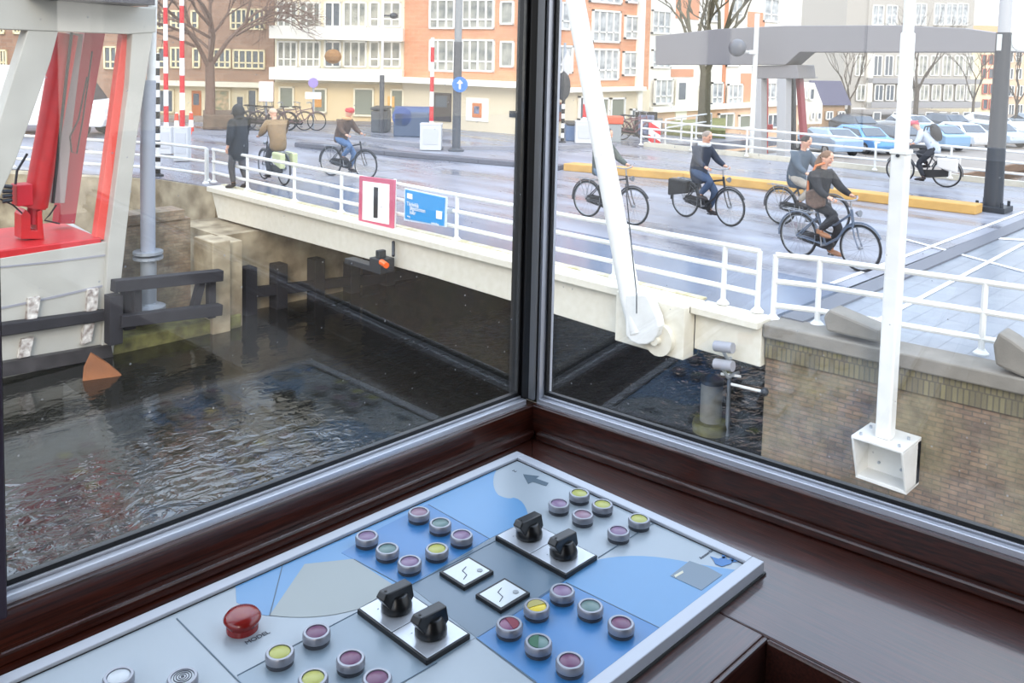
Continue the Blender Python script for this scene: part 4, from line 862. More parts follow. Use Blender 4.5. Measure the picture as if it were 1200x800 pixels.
def person(loc,rz,label,J,coat,trous,hairc,shoe=(40,32,30),coatlen=.12,hair='short',scarf=None,bulk=1.,hood=False):
    o=root('person',loc,label,'person',rz=rz);o.scale=(1,1,.93 if J.get('grip',True) else 1)
    V=lambda k:Vector(J[k])
    def names(*k): return k
    head=V('head');neck=V('neck');fwd=Vector(J.get('look',(1,0,-.1))).normalized();upd=(head-neck).normalized()
    # body
    P=[(V('pelvis'),.09),(V('waist'),(.09,.08)),(V('chest'),(.11,.08)),(neck-upd*.02,.055),(neck+upd*.05,.052),(head-upd*.06,.075),(head+upd*.0,.098),(head+upd*.07,.082)]
    E=[(0,1),(1,2),(2,3),(3,4),(4,5),(5,6),(6,7)]
    hands=[]
    for s_ in 'LR':
        i=len(P);P+=[(V('sh'+s_),.052),(V('el'+s_),.04),(V('wr'+s_),.030),(V('ha'+s_),(.036,.024))];E+=[(2,i),(i,i+1),(i+1,i+2),(i+2,i+3)]
        i=len(P);P+=[(V('hip'+s_),.075),(V('kn'+s_),.06),(V('kn'+s_).lerp(V('an'+s_),.35),.055),(V('an'+s_),.038),(V('toe'+s_),.03)];E+=[(0,i),(i,i+1),(i+1,i+2),(i+2,i+3),(i+3,i+4)]
    side=upd.cross(fwd).normalized();R3=Matrix((fwd,side,upd)).transposed()
    def extra(m2):
        g=MB();g.ell(head+upd*.015,.098,.076,.118,14,10,m=0,R=R3)
        g.ell(head+fwd*.10-upd*.01,.022,.014,.026,8,6,m=0,R=R3)
        g.ell(head+fwd*.08-upd*.095,.025,.03,.02,8,5,m=0,R=R3)
        for s_ in (-1,1):
            g.ell(head+fwd*.086+side*s_*.03+upd*.022,.014,.014,.009,8,5,m=1,R=R3);g.ell(head+side*s_*.078-upd*.0,.02,.012,.03,8,5,m=0,R=R3)
        g.ell(head+fwd*.09-upd*.055,.012,.025,.008,8,5,m=2,R=R3)
        for s_ in 'LR':
            h=V('ha'+s_);d=(h-V('wr'+s_)).normalized();grip=J.get('grip',True)
            dn=Vector((0,0,-1));dn=(dn-dn.dot(d)*d).normalized();sd=d.cross(dn)
            for k in range(4):
                b=h+d*.02+sd*(k-1.5)*.019;L=(.9,1.,.95,.75)[k]
                if grip: pts=[b,b+d*.035*L,b+d*.04*L+dn*.03*L,b+d*.015+dn*.048*L]
                else: pts=[b,b+d*.035*L,b+d*.062*L+dn*.01,b+d*.08*L+dn*.025]
                g.tube(pts,[.009,.0085,.008,.007],6,m=0)
            b=h-d*.02+sd*(.034 if s_=='L' else -.034);q=1 if s_=='L' else -1
            g.tube([b,b+d*.025+sd*q*.016+dn*.012,b+d*.045+sd*q*.006+dn*.028],[.011,.0095,.008],6,m=0)
        joinmesh(m2,g)
    skin('body',P,E,[skinm,eye,lip],o,1,0,extra)
    B=bulk
    # trousers
    P=[(V('waist')*.6+V('pelvis')*.4,.135*B),(V('pelvis'),.15*B)];E=[(0,1)]
    for s_ in 'LR':
        i=len(P);P+=[(V('hip'+s_),.105),(V('kn'+s_),.078),(V('kn'+s_).lerp(V('an'+s_),.4),.07),(V('an'+s_)+Vector((0,0,.03)),.055)];E+=[(1,i),(i,i+1),(i+1,i+2),(i+2,i+3)]
    skin('trousers',P,E,trous,o,1,1)
    # coat
    dn=(V('pelvis')-V('chest')).normalized()
    P=[(V('chest'),(.19*B,.16*B)),(V('waist'),.17*B),(V('pelvis'),.18*B),(V('pelvis')+J.get('coatdir',dn)*coatlen,.19*B),(neck-upd*.03,.085),(neck+upd*.015,.07)];E=[(0,1),(1,2),(2,3),(0,4),(4,5)]
    for s_ in 'LR':
        i=len(P);P+=[(V('sh'+s_),.095*B),(V('el'+s_),.072*B),(V('wr'+s_),.05)];E+=[(0,i),(i,i+1),(i+1,i+2)]
    skin('coat',P,E,coat,o,1,0)
    for s_ in 'LR':
        a=V('an'+s_);t=V('toe'+s_);d=(t-a);d.z*=.6;d.normalize()
        MB().ell(a.lerp(t,.55)-Vector((0,0,.012)),.145,.05,.045,10,6,R=Matrix.Rotation(atan2(d.y,d.x),3,'Z')@Matrix.Rotation(-math.asin(max(-1,min(1,d.z))),3,'Y')).tube([a+Vector((0,0,.05)),a-Vector((0,0,.02))],.05,8).build('shoe',mat('shoe_%d'%shoe[0],shoe,.5),o,local=True,smooth=True)
    if hair:
        g=MB()
        if hood: g.ell(head-fwd*.025,.14,.125,.16,12,10,R=R3);g.tube([head-upd*.1-fwd*.02,neck-fwd*.03],[.11,.12],10)
        else:
            g.ell(head-fwd*.02+upd*.035,.105,.09,.108,12,8,R=R3,z0=-.15)
            if hair=='long': g.tube([head-fwd*.06,head-fwd*.09-upd*.12,neck-fwd*.10-upd*.1],[.085,.08,.045],10)
            if hair=='hat': g.ell(head+upd*.05-fwd*.01,.118,.105,.1,12,8,R=R3,z0=-.1);g.tube([head+upd*.045-fwd*.012,head+upd*.07-fwd*.012],.116,14)
        g.build('hood' if hood else 'hat' if hair=='hat' else 'hair',hairc,o,local=True,smooth=True)
    if scarf: MB().tube([neck+Matrix.Rotation(a,3,'Z')@Vector((.085,0,0))+Vector((0,0,.01)) for a in [2*pi*i/10 for i in range(10)]],.045,8,closed=True).build('scarf',scarf,o,local=True,smooth=True)
    return o
def riding(lean=0.,look=(1,0,-.1),swap=False,reach=0.):
    L=lean
    J=dict(pelvis=(-.2,0,1.0),waist=(-.19+L*.25,0,1.17),chest=(-.15+L*.7,0,1.38-L*.1),neck=(-.1+L,0,1.56-L*.25),head=(-.05+L*1.25,0,1.73-L*.35),look=look)
    for s_,q in (('L',1),('R',-1)):
        J['sh'+s_]=(-.12+L*.8,q*.19,1.47-L*.15);J['el'+s_]=(.02+L*.4,q*.27,1.24);J['wr'+s_]=(.22,q*.27,1.14);J['ha'+s_]=(.28,q*.265,1.135)
        J['hip'+s_]=(-.16,q*.1,.97)
    up,dnn=('R','L') if not swap else ('L','R')
    qu=-1 if up=='R' else 1;qd=-qu
    J['kn'+up]=(.24,qu*.13,.86);J['an'+up]=(-.02,qu*.13,.53);J['toe'+up]=(.12,qu*.14,.50)
    J['kn'+dnn]=(.14,qd*.12,.6);J['an'+dnn]=(.0,qd*.13,.21);J['toe'+dnn]=(.14,qd*.14,.17)
    J['coatdir']=Vector((.3,0,-1)).normalized()
    return J
def rider(r,f_,bcol,blabel,plabel,coat,trous,hairc,**k):
    a=Vector(G(*r));b=Vector(G(*f_));mid=(a+b)/2;d=(b-a).normalized();rz=atan2(d.y,d.x);loc=mid-d*.05;loc.z=.035 if loc.x<11.9 else 0
    bk={x:k.pop(x) for x in ('rack_bag','step','fcase') if x in k};pose={x:k.pop(x) for x in ('lean','look','swap') if x in k}
    bike(loc,rz,bcol,blabel,'ridden bicycles',**bk);return person(loc,rz,plabel,riding(**pose),coat,trous,hairc,**k)
cm=lambda n,c: mat(n,c,.85,noise=.25,nscale=9)
jeans=cm('jeans',(86,116,156));darkt=cm('dark_trousers',(40,42,50));hairb=mat('hair_dark',(46,36,32),.7);hairbl=mat('hair_brown',(128,96,72),.7,noise=.3,nscale=30)
rider((300,212),(352,219),(60,62,66),'bicycle of the rider in the brown coat, left part of the bridge','cyclist in a brown coat with light hood on the left part of the bridge',cm('brown_coat',(140,116,84)),darkt,mat('beige_hood',(190,164,140),.8),hair='short',lean=.12,rack_bag=mat('bag_yellow',(176,180,120),.7),look=(-.2,-1,0)) if False else None
# brown coat rider faces left in the photo
a=G(345,213);b=G(304,210)
def rider2(loc,rz,bcol,blabel,plabel,coat,trous,hairc,bk={},pose={},**k):
    bike(loc,rz,bcol,blabel,'ridden bicycles',**bk);return person(loc,rz,plabel,riding(**pose),coat,trous,hairc,**k)
rider2(Vector((10.9,18.0,.035)),radians(82),(60,62,66),'bicycle of the rider in the brown coat, left part of the bridge','cyclist in a brown coat riding away on the left part of the bridge',cm('brown_coat',(146,120,86)),darkt,mat('beige_hood',(190,164,140),.8),bk=dict(rack_bag=mat('bag_green',(190,196,150),.7)),pose=dict(lean=.12),bulk=1.2,coatlen=.25)
rider((391,206),(425,210),(40,42,46),'dark bicycle of the rider in the red hat','cyclist in a red hat, brown jacket and jeans beyond the left part of the bridge',cm('olive_jacket',(92,72,58)),jeans,mat('hat_red',(196,60,64),.8),hair='hat',lean=.1,scarf=mat('scarf_tan',(214,166,120),.9))
rider((688,254),(741,264),(52,50,54),'bicycle half hidden behind the white lifting rod','cyclist in a dark green jacket half hidden behind the white lifting rod',cm('green_jacket',(84,92,88)),cm('grey_jeans',(104,124,144)),hairb)
rider((798,253),(859,266),(36,38,44),'black bicycle with a dark skirt guard in the middle of the bridge','cyclist in a navy coat and blue jeans in the middle of the bridge',cm('navy_coat',(42,50,66)),cm('blue_jeans',(62,80,108)),mat('hair_grey',(150,136,124),.7),lean=.03,scarf=mat('scarf_grey',(200,204,206),.9),coatlen=.3,rack_bag=leath)
rider((916,263),(972,274),(70,70,76),'bicycle of the man in the slate jacket, behind the woman on the bridge','man cycling in a slate blue jacket and beige trousers behind the woman in black',cm('slate_jacket',(74,88,102)),cm('beige_trousers',(176,166,152)),hairb,lean=.03,coatlen=.25,bulk=1.08)
wo=rider((935,301),(1006,318),(92,104,122),'blue-grey step-through bicycle nearest to the window','woman cycling in a black coat with a brown shoulder bag',cm('black_coat',(38,38,42)),cm('black_trousers',(36,36,40)),hairbl,step=True,hair='long',lean=.0,coatlen=.16,shoe=(150,104,72))
loc=wo.location.copy();bb=root('shoulder_bag',loc,'brown patterned shoulder bag hanging on the woman cyclist in black','bag',rz=wo.rotation_euler.z)
MB().prism([(-.2,-.27,.9),(-.22,-.27,1.1),(-.08,-.27,1.16),(.1,-.27,1.12),(.12,-.27,.92),(-.04,-.27,.85)],(0,.09,0)).build('pouch',mat('bag_brown',(112,88,74),.7,noise=.5,nscale=20),bb,local=True,bevel=.03)
MB().tube([(-.2,-.22,1.1),(-.22,-.19,1.25),(-.12,-.17,1.5),(-.02,.0,1.56)],.018,6).build('strap',mat('strap_orange',(206,120,72),.7),bb,local=True)
# far right rider with backpack, heading left
q=G(1068,200);rider2(Vector((23.6,8.2,0)),radians(96),(70,70,74),'bicycle of the far rider with the backpack behind the white column','cyclist with a pink cap and black backpack by the far bridge railing',cm('pale_shirt',(196,206,220)),darkt,mat('cap_pink',(206,90,104),.8),pose=dict(lean=.28),bk=dict(rack_bag=mat('bag_white',(214,210,204),.7)),hair='hat')
pr_=bpy.data.objects[[n.name for n in C.objects if n.name.startswith('person')][-1]]
bb=root('backpack',pr_.location.copy(),'black backpack worn by the far rider with the pink cap','bag',rz=pr_.rotation_euler.z)
MB().ell((-.2,0,1.36),.13,.17,.24,12,8,R=Matrix.Rotation(.45,3,'Y')).build('pack',leath,bb,local=True,smooth=True);MB().tube([(-.15,.12,1.52),(.02,.15,1.5),(.06,.15,1.35)],.02,6).tube([(-.15,-.12,1.52),(.02,-.15,1.5),(.06,-.15,1.35)],.02,6).build('straps',leath,bb,local=True)
# pedestrian in black hooded coat, walking away to the left
J=dict(pelvis=(0,0,.98),waist=(0,0,1.12),chest=(.0,0,1.34),neck=(.0,0,1.52),head=(.02,0,1.68),look=(1,.1,-.1),grip=False)
for s_,q in (('L',1),('R',-1)):
    J['sh'+s_]=(0,q*.19,1.44);J['el'+s_]=(-.02*q,q*.25,1.17);J['wr'+s_]=(.06,q*.25,.95);J['ha'+s_]=(.08,q*.25,.88);J['hip'+s_]=(0,q*.1,.94)
J.update(knL=(.1,.1,.5),anL=(.04,.1,.1),toeL=(.18,.11,.05),knR=(-.02,-.1,.5),anR=(-.16,-.1,.12),toeR=(-.04,-.11,.05))
pg=G(279,221,.035);person(Vector((pg.x,pg.y,.035)),radians(110),'pedestrian in a long black hooded coat at the left end of the bridge',J,cm('long_black_coat',(36,40,46)),cm('grey_trousers',(84,84,88)),mat('hood_black',(34,38,44),.8),coatlen=.42,hood=True,bulk=1.3)
# parked bicycles by the houses
pk=[(296,148,20),(306,149,30),(318,150,10),(338,150,25),(352,150,15),(736,160,0),(744,161,12)]
for i,(px,py,a) in enumerate(pk):
    q=G(px,py+3,.0);bike(Vector((q.x,q.y,0)),AR+radians(a),(80+i*8,80,84),['parked bicycle in front of the brown house door, leftmost','second parked bicycle from the left by the brown houses','parked bicycle in the middle of the cluster by the pink notice board','parked bicycle left of the round parking sign','parked bicycle nearest the round parking sign','parked bicycle beside the grey cabinet with orange top','parked bicycle in front of the black advertising board'][i],'parked bicycles',lite=True)
# ============================================================ INTERIOR
ZP=CH-.63;ZD=ZP-.012
def wood_mat(name,ax,col=(74,31,19),col2=(40,15,9),rough=.35,bs=1.):
    m=bpy.data.materials.new(name);m.use_nodes=True;t=m.node_tree;b=t.nodes['Principled BSDF'];b.inputs['Roughness'].default_value=rough
    b.inputs['Coat Weight'].default_value=.8;b.inputs['Coat Roughness'].default_value=.07;b.inputs['Coat IOR'].default_value=1.5;b.inputs['Specular IOR Level'].default_value=.4
    tcn=N(t,'ShaderNodeTexCoord');mp=N(t,'ShaderNodeMapping');sc=[320,320,320];sc[ax]=12;mp.inputs['Scale'].default_value=sc
    n=N(t,'ShaderNodeTexNoise');n.inputs['Scale'].default_value=1;n.inputs['Detail'].default_value=4;t.links.new(tcn.outputs['Object'],mp.inputs[0]);t.links.new(mp.outputs[0],n.inputs['Vector'])
    r=N(t,'ShaderNodeValToRGB');r.color_ramp.elements[0].position=.35;r.color_ramp.elements[1].position=.65;r.color_ramp.elements[0].color=lin(col2);r.color_ramp.elements[1].color=lin(col)
    t.links.new(n.outputs[0],r.inputs[0]);t.links.new(r.outputs[0],b.inputs['Base Color'])
    bp=N(t,'ShaderNodeBump');bp.inputs['Strength'].default_value=.4*bs;bp.inputs['Distance'].default_value=.0005;t.links.new(n.outputs[0],bp.inputs['Height']);t.links.new(bp.outputs[0],b.inputs['Normal'])
    return m
wx_=wood_mat('mahogany_x',0);wy_=wood_mat('mahogany_y',1,bs=1.4)
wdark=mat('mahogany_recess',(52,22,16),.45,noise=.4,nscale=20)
alu=mat('aluminium',(214,217,226),.3,metal=.5);gask=mat('rubber_gasket',(12,12,14),.5)
# right window line: from the corner along -y, drifting +x
CX,CY=1.105,1.005
rdir=Vector((.075,-.74,0)).normalized();rn=Vector((-rdir.y,rdir.x,0))  # rn points outwards (+x)
if rn.x<0: rn=-rn
def rbox(s0,s1,o0,o1,z0,z1,g=None):
    g=g or MB();c=Vector((CX,CY,0));P=[c+rdir*s+rn*o for s,o in((s0,o0),(s1,o0),(s1,o1),(s0,o1))]
    return g.prism([Vector((p.x,p.y,z0)) for p in P],(0,0,z1-z0))
FZ=ZD-.9;CZ=FZ+2.35
ZS=CH-.58
# room shell
struct(MB().box(-1.6,1.25,-1.7,1.1,FZ-.1,FZ).build('floor_cabin',mat('cabin_floor',(70,66,62),.5,noise=.3)),'dark floor of the bridge keeper cabin')
struct(MB().box(-1.6,1.3,-1.7,1.1,CZ,CZ+.1).build('ceiling',mat('cabin_ceiling',(196,196,196),.7)),'pale ceiling of the bridge keeper cabin')
wallm=mat('cabin_wall',(96,90,86),.7,noise=.1)
wbk=mat('cabin_wall_lower',(58,44,38),.6,noise=.2)
struct(MB().box(-1.6,1.09,1.03,1.1,FZ,ZS-.045).build('wall_left',wbk),'cabin wall below the left window')
struct(rbox(0,2.75,.03,.1,FZ,ZS-.045).build('wall_right',wbk),'cabin wall below the right window')
struct(MB().box(-1.66,-1.6,-1.7,1.1,FZ,ZS+.2).box(-1.66,-1.6,-1.7,-1.2,ZS+.2,CZ).build('wall_back',wallm),'rear cabin wall with a wide window')
struct(MB().box(-1.6,1.3,-1.76,-1.7,FZ,CZ).build('wall_near',wallm),'cabin wall behind the viewer')
# worktop: L shape, grain turns at the corner
XL=-1.0
dk=root('control_desk',(.9,.7,FZ),'dark mahogany corner worktop along both windows holding the control panel','desk')
MB().prism([(XL,.455,ZD-.035),(.895,.455,ZD-.035),(.895,.80,ZD-.035),(1.13,1.03,ZD-.035),(XL,1.03,ZD-.035)],(0,0,.035)).build('worktop_left',wx_,dk,bevel=.002)
c=Vector((CX,CY,0));e1=c+rdir*2.5+rn*.03
MB().prism([(.8955,-1.5,ZD-.035),(e1.x,e1.y,ZD-.035),(1.1305,1.03,ZD-.035),(.8955,.80,ZD-.035)],(0,0,.035)).build('worktop_right',wy_,dk,bevel=.002)
MB().box(XL,.895,.448,.4545,ZD-.06,ZD).box(.888,.8948,-1.5,.4485,ZD-.06,ZD).build('edge_lip',wood_mat('mahogany_lip',0,(70,36,28),(46,22,18)),dk,bevel=.003)
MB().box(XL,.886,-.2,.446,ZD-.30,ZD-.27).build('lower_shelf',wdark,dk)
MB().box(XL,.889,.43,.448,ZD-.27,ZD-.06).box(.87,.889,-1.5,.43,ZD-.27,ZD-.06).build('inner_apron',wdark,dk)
MB().box(XL,.9,.49,1.02,FZ,ZD-.30).build('cabinet_body',wbk,dk) 
# window boards / sills
tb=MB().box(XL-.3,CX-.001,.990,1.03,ZD,ZS-.0085).build('trim_1',wx_,bevel=.003);struct(tb,'dark wooden board under the left window')
struct(rbox(0.01,2.6,-.014,.03,ZD,ZS-.0085).build('trim_2',wy_,bevel=.003),'dark wooden board under the right window')
struct(MB().box(XL-.3,CX-.02,.978,.991,ZD,ZD+.014).build('trim_3',wx_,bevel=.003),'low wooden bead at the foot of the left window board')
struct(rbox(.03,2.6,-.027,-.014,ZD,ZD+.014).build('trim_4',wy_,bevel=.003),'low wooden bead at the foot of the right window board')
# aluminium frames
def winL(x0,x1,label,n):
    o=root('window_%d'%n,(x0,1.01,ZS),label,'window');struct(o)
    MB().box(x0,x1,.998,1.008,ZS-.009,ZS).box(x0,x1,1.0105,1.03,ZS-.009,ZS+.003).build('sill_rail',alu,o,bevel=.0008);MB().box(x0+.0005,x1-.0005,1.0075,1.011,ZS-.008,ZS-.002).build('groove',gask,o)
    MB().box(x0+.001,x1-.001,1.0125,1.021,ZS+.0025,ZS+.009).box(x0+.001,x0+.008,1.0125,1.021,ZS+.008,CZ-.02).box(x1-.006,x1-.001,1.0125,1.021,ZS+.008,CZ-.02).build('gasket',gask,o)
    MB().box(x0,x1,.992,1.03,CZ-.03,CZ).build('head_rail',alu,o)
    MB().box(x0+.007,x1-.007,1.014,1.019,ZS+.008,CZ-.03).build('pane',pane_mat(),o)
    return o
winL(.285,CX-.021,'left cabin window looking onto the canal and the white tower',1)
winL(-1.5,.255,'further left cabin window, mostly out of view',3)
o=root('window_2',(CX,CY,ZS),'right cabin window looking onto the bridge and the brick quay wall','window');struct(o)
W1=.0
g=rbox(.014,2.6,-.006,.004,ZS-.009,ZS);rbox(.014,2.6,.0065,.03,ZS-.009,ZS+.003,g).build('sill_rail',alu,o,bevel=.0008);rbox(.0145,2.599,.0035,.007,ZS-.008,ZS-.002).build('groove',gask,o)
g=rbox(.016,2.6,.0085,.017,ZS+.0025,ZS+.009);rbox(.0195,.024,.0085,.017,ZS+.008,CZ-.02,g).build('gasket',gask,o)
rbox(.014,2.6,-.012,.03,CZ-.03,CZ).build('head_rail',alu,o)
rbox(.024,2.6,.011,.015,ZS+.008,CZ-.03).build('pane',pane_mat(),o)
rbox(.0145,.0195,-.006,.03,ZS,CZ-.03).build('edge_strip',alu,o)
# corner post: black with grey cover strips
cp=root('trim_5',(CX,CY,ZS),'black window corner post with grey edge strips','post');struct(cp)
MB().prism([(CX-.021,1.008,ZS-.002),(CX-.010,.994,ZS-.002),(CX+.006,.986,ZS-.002),(CX+.014,CY-.014,ZS-.002),(CX+.04,1.04,ZS-.002),(CX-.021,1.04,ZS-.002)],(0,0,CZ-ZS)).build('post',black,cp,bevel=.001)
MB().box(CX-.0155,CX-.0105,.988,.999,ZS,CZ-.01).build('cover_strip',mat('grey_strip',(120,122,126),.35,metal=.4),cp)
struct(MB().box(.255,.285,.985,1.035,ZS-.016,CZ).build('trim_6',mat('purple_black_post',(46,34,48),.4),bevel=.002),'dark window post at the left edge')
struct(MB().box(-1.62,-1.58,-1.2,1.1,ZS+.2,ZS+.25).box(-1.62,-1.58,-.1,-.05,ZS+.2,CZ).build('window_4',alu),'rear cabin window frame')
struct(MB().box(-1.62,-1.2,-.0,.0,0,0).build('x',alu)) if False else None
# ------------------------------------------------------------ CONTROL PANEL
XA,XB,YA,YB=-.35,1.003,.513,.941
cpn=root('control_console',(.65,.73,ZP),'light blue and grey bridge control panel in a pale metal frame, set in the worktop','control panel')
pf=mat('panel_frame',(186,190,198),.35,metal=.15)
fwid=.0165;g=MB();zt=ZP+.005
for (x0,x1,y0,y1) in ((XA,XB,YB-fwid,YB),(XA,XB,YA,YA+fwid),(XB-fwid,XB,YA+fwid,YB-fwid),(XA,XA+fwid,YA+fwid,YB-fwid)): g.box(x0,x1,y0,y1,ZD+.0005,zt)
g.build('frame',pf,cpn,bevel=.0012)
MB().box(XA,XB+.002,YA-.002,YB,ZD-.001,ZD+.003).build('shadow_gasket',gask,cpn)
PZ=ZP+.0005
def pmat(n,c): return mat(n,c,.3,spec=.7,noise=.04,nscale=5)
pale=pmat('panel_pale',(160,171,179));blue=pmat('panel_blue',(90,144,190));blued=pmat('panel_deep_blue',(58,122,180));slate=pmat('panel_slate',(98,118,134));beige=pmat('panel_greige',(146,154,152));line_m=mat('panel_line',(84,104,120),.5)
MB().box(XA+fwid*.6,XB-fwid*.6,YA+fwid*.6,YB-fwid*.6,ZD+.001,PZ).build('face_plate',pale,cpn)
for (x0,x1,y0,y1) in ((XA+fwid,XB-fwid,YB-fwid-.0014,YB-fwid+.0001),(XB-fwid-.0014,XB-fwid+.0001,YA+fwid,YB-fwid),(XA+fwid,XB-fwid,YA+fwid-.0001,YA+fwid+.0008)): MB().box(x0,x1,y0,y1,PZ,PZ+.0006).build('frame_gap',gask,cpn)
ix0,ix1,iy0,iy1=XA+fwid+.0012,XB-fwid-.0012,YA+fwid+.0012,YB-fwid-.0012
def smooth_poly(P,idx):
    return P
def area(pts,m,lv=1,name='map_area'):
    P=[]
    for (a,b) in pts:
        q=G(a,b,PZ);P.append((min(max(q.x,ix0),ix1),min(max(q.y,iy0),iy1)))
    z=PZ+.0002*lv-.0001
    # triangulated prism through bmesh for concave outlines
    bm=bmesh.new();vs=[bm.verts.new((x,y,z)) for x,y in P];
    f=bm.faces.new(vs);bmesh.ops.recalc_face_normals(bm,faces=[f])
    r=bmesh.ops.extrude_face_region(bm,geom=[f]);bmesh.ops.translate(bm,verts=[v for v in r['geom'] if isinstance(v,bmesh.types.BMVert)],vec=(0,0,.0002))
    bmesh.ops.recalc_face_normals(bm,faces=bm.faces[:]);bmesh.ops.triangulate(bm,faces=bm.faces[:])
    me=bpy.data.meshes.new(name);bm.to_mesh(me);bm.free();me.transform(XF[cpn.name].inverted());me.materials.append(m);return link(name,me,cpn)
def arc(p0,p1,p2,n=10):
    return [((1-t)**2*p0[0]+2*t*(1-t)*p1[0]+t*t*p2[0],(1-t)**2*p0[1]+2*t*(1-t)*p1[1]+t*t*p2[1]) for t in [i/n for i in range(n+1)]]
# left/upper water
up_=[(275,686),(400,630),(584,542)]+arc((584,542),(572,568),(584,580),6)[1:]+arc((584,580),(596,586),(602,583),4)[1:]+arc((602,583),(618,586),(620,612),6)[1:]+[(600,618),(574,631),(480,687),(462,690),(414,655),(357,661),(345,688),(316,721)]+arc((316,721),(306,722),(300,716),4)[1:]+[(283,708),(277,706)]
area(up_,blue,1)
area([(400,648),(447,618),(501,591),(573,631),(480,686),(465,682)],blued,2)
area([(357,661),(414,655),(465,688),(419,714)]+arc((419,714),(370,728),(316,721),8)[1:],beige,2)
area([(480,687),(574,632),(600,618),(663,672),(700,654),(660,682),(558,747)],slate,1)
right=[(558,747),(660,681),(699,656)]+arc((699,656),(750,645),(812,660),8)[1:]+[(872,672),(735,795),(715,812),(629,812),(629,799)]
area(right,blue,1)
area([(558,747),(660,682),(776,737),(720,800),(700,815),(629,812),(629,799)],blued,2)
area([(785.5,675),(808,657.5),(830,665),(846.5,674),(822,692)],slate,3)
area([(790,674.5),(800,669),(801,671.5),(791.5,677)],mat('panel_cream',(216,212,190),.5),4)
# lower slate + pale circle
area([(278,792),(345,757),(420,716),(480,688),(557,747),(500,784),(470,800),(440,812),(300,830)],pmat('panel_soft',(136,153,166)),1)
area([(498,812)]+arc((494,800),(520,765),(560,758),6)+[(600,772),(629,800),(620,830)],blue,1,'map_area') if False else None
area([(613,555.7),(632,558),(628,560.5),(643,566),(640,569.5),(624,564.5),(619,567)],mat('arrow_grey',(74,94,108),.5),2,'arrow')
def pline(a,b,w_=.0011):
    p=G(*a,PZ+.0006);q=G(*b,PZ+.0006)
    for v in (p,q): v.x=min(max(v.x,ix0),ix1);v.y=min(max(v.y,iy0),iy1)
    MB().beam(p,q,w_,.0003).build('engraved_line',line_m,cpn)
for a,b in (((207,724),(290,808)),((278,791),(420,716)),((480,686),(583,632)),((463,804),(512,776)),((415,655),(465,682)),((502,591),(574,631)),((701,653),(767,612)),((558,747),(635,805)),((663,682),(776,737)),((560,746),(660,683)),((330,661),(316,721))): pline(a,b)
for p,c_ in (((845,657),0),):
    bm_=mat('crest_blue',(70,122,180),.5)
    for pts in ([(832,652),(842,655),(849,652),(853,656),(861,656),(856,661),(846,664),(838,661),(836,656)],[(846,650),(851,651),(849,655),(846,654)],[(856,652),(866,657),(858,659)]): area(pts,bm_,3,'crest')
inkm=mat('ink',(66,70,80),.6)
def ptext(b_,px,py,size,ex=(1,0,0)): text(b_,G(px,py,PZ+.0004),ex,(0,1,0) if ex[0] else (-1,0,0),size,inkm,cpn,ext=.0001)
ptext('MODEL',289,755,.0085);ptext('Z',603,553,.008)
ptext('Amsterdam',822,655,.007)
# pushbuttons
bez=mat('button_bezel',(150,152,160),.32,metal=.45);bzb=mat('button_base',(70,74,82),.5)
def lensm(c): return mat('lens_%d_%d_%d'%c,c,.3)
BT=.0125
proto=None
def pbutton(px,py,c,half=None,rings=False,s=1.):
    global proto
    t=G(px,py,PZ+BT);
    if proto is None:
        b0=MB().lathe([(.0140,0),(.0140,.0035),(.0128,.004),(.0148,.0048),(.0148,.0105),(.0136,.0125),(.0112,.0125),(.0110,.0105),(.001,.0104)],(0,0,0),32)
        b0.mi=[1 if i<32*2 else 0 for i in range(len(b0.f))];o=b0.build('push_button',[bez,bzb],cpn,smooth=True,local=True);proto=o
    else: o=proto.copy();C.objects.link(o)
    o.parent=cpn;o.location=Vector((t.x,t.y,PZ))-Vector(cpn.location);o.scale=(s,s,s);o['label']='white push button with a %s lens'%c[1]
    MB().lathe([(.0108,.0100),(.0108,.0112),(.0100,.0118),(.0005,.0121)],(0,0,0),28).build('lens',lensm(c[0]),o,smooth=True,local=True)
    if half: 
        P=[(.0102*cos(a),.0102*sin(a),.0122) for a in [radians(half[1]+180*i/12) for i in range(13)]];MB().prism(P,(0,0,.0003)).build('lens_half',lensm(half[0]),o,local=True)
    if rings:
        g=MB()
        for r in (.0035,.006,.0085): g.tube([(r*cos(a),r*sin(a),.0121) for a in [2*pi*i/24 for i in range(24)]],.0005,4,closed=True)
        g.tube([(0,0,.0115),(0,0,.0125)],.0018,8).build('buzzer_rings',inkm,o,local=True)
    return o
PU=((132,108,140),'mauve');PK=((146,116,134),'pinkish');GR=((100,128,126),'grey-green');YE=((178,180,92),'pale yellow');PL=((112,68,100),'plum');YB_=((226,200,40),'bright yellow');RD=((128,76,110),'red and mauve');DG=((96,128,124),'dark green');WH=((206,212,216),'clear')
for px,py,c,h in ((491,599,PK,None),(516,612,GR,None),(541,626,PU,None),(430,627,PU,None),(454,642,GR,None),(480,657,PU,None),(512,642,YE,None),
    (679,577,YE,None),(655,589,PU,None),(706,590,YE,None),(683,602,PK,None),(749,607,YE,None),(725,621,PU,None),
    (659,691,PU,None),(629,709,YB_,((170,160,90),-20)),(692,709,GR,None),(728,729,PL,None),(597,730,RD,((120,16,44),-110)),(631,751,DG,((30,92,60),40)),(668,773,PL,None),
    (371,739,PL,None),(328,763,YE,None),(411,770,PL,None),(367,793,YE,None),(442,793,PL,None)): pbutton(px,py,c,h)
pbutton(214,792,WH,rings=True);pbutton(139,791,WH)
for px,py,c in ((395,812,PU),(470,818,PU),(420,832,YE),(180,822,WH)): pbutton(px,py,c)
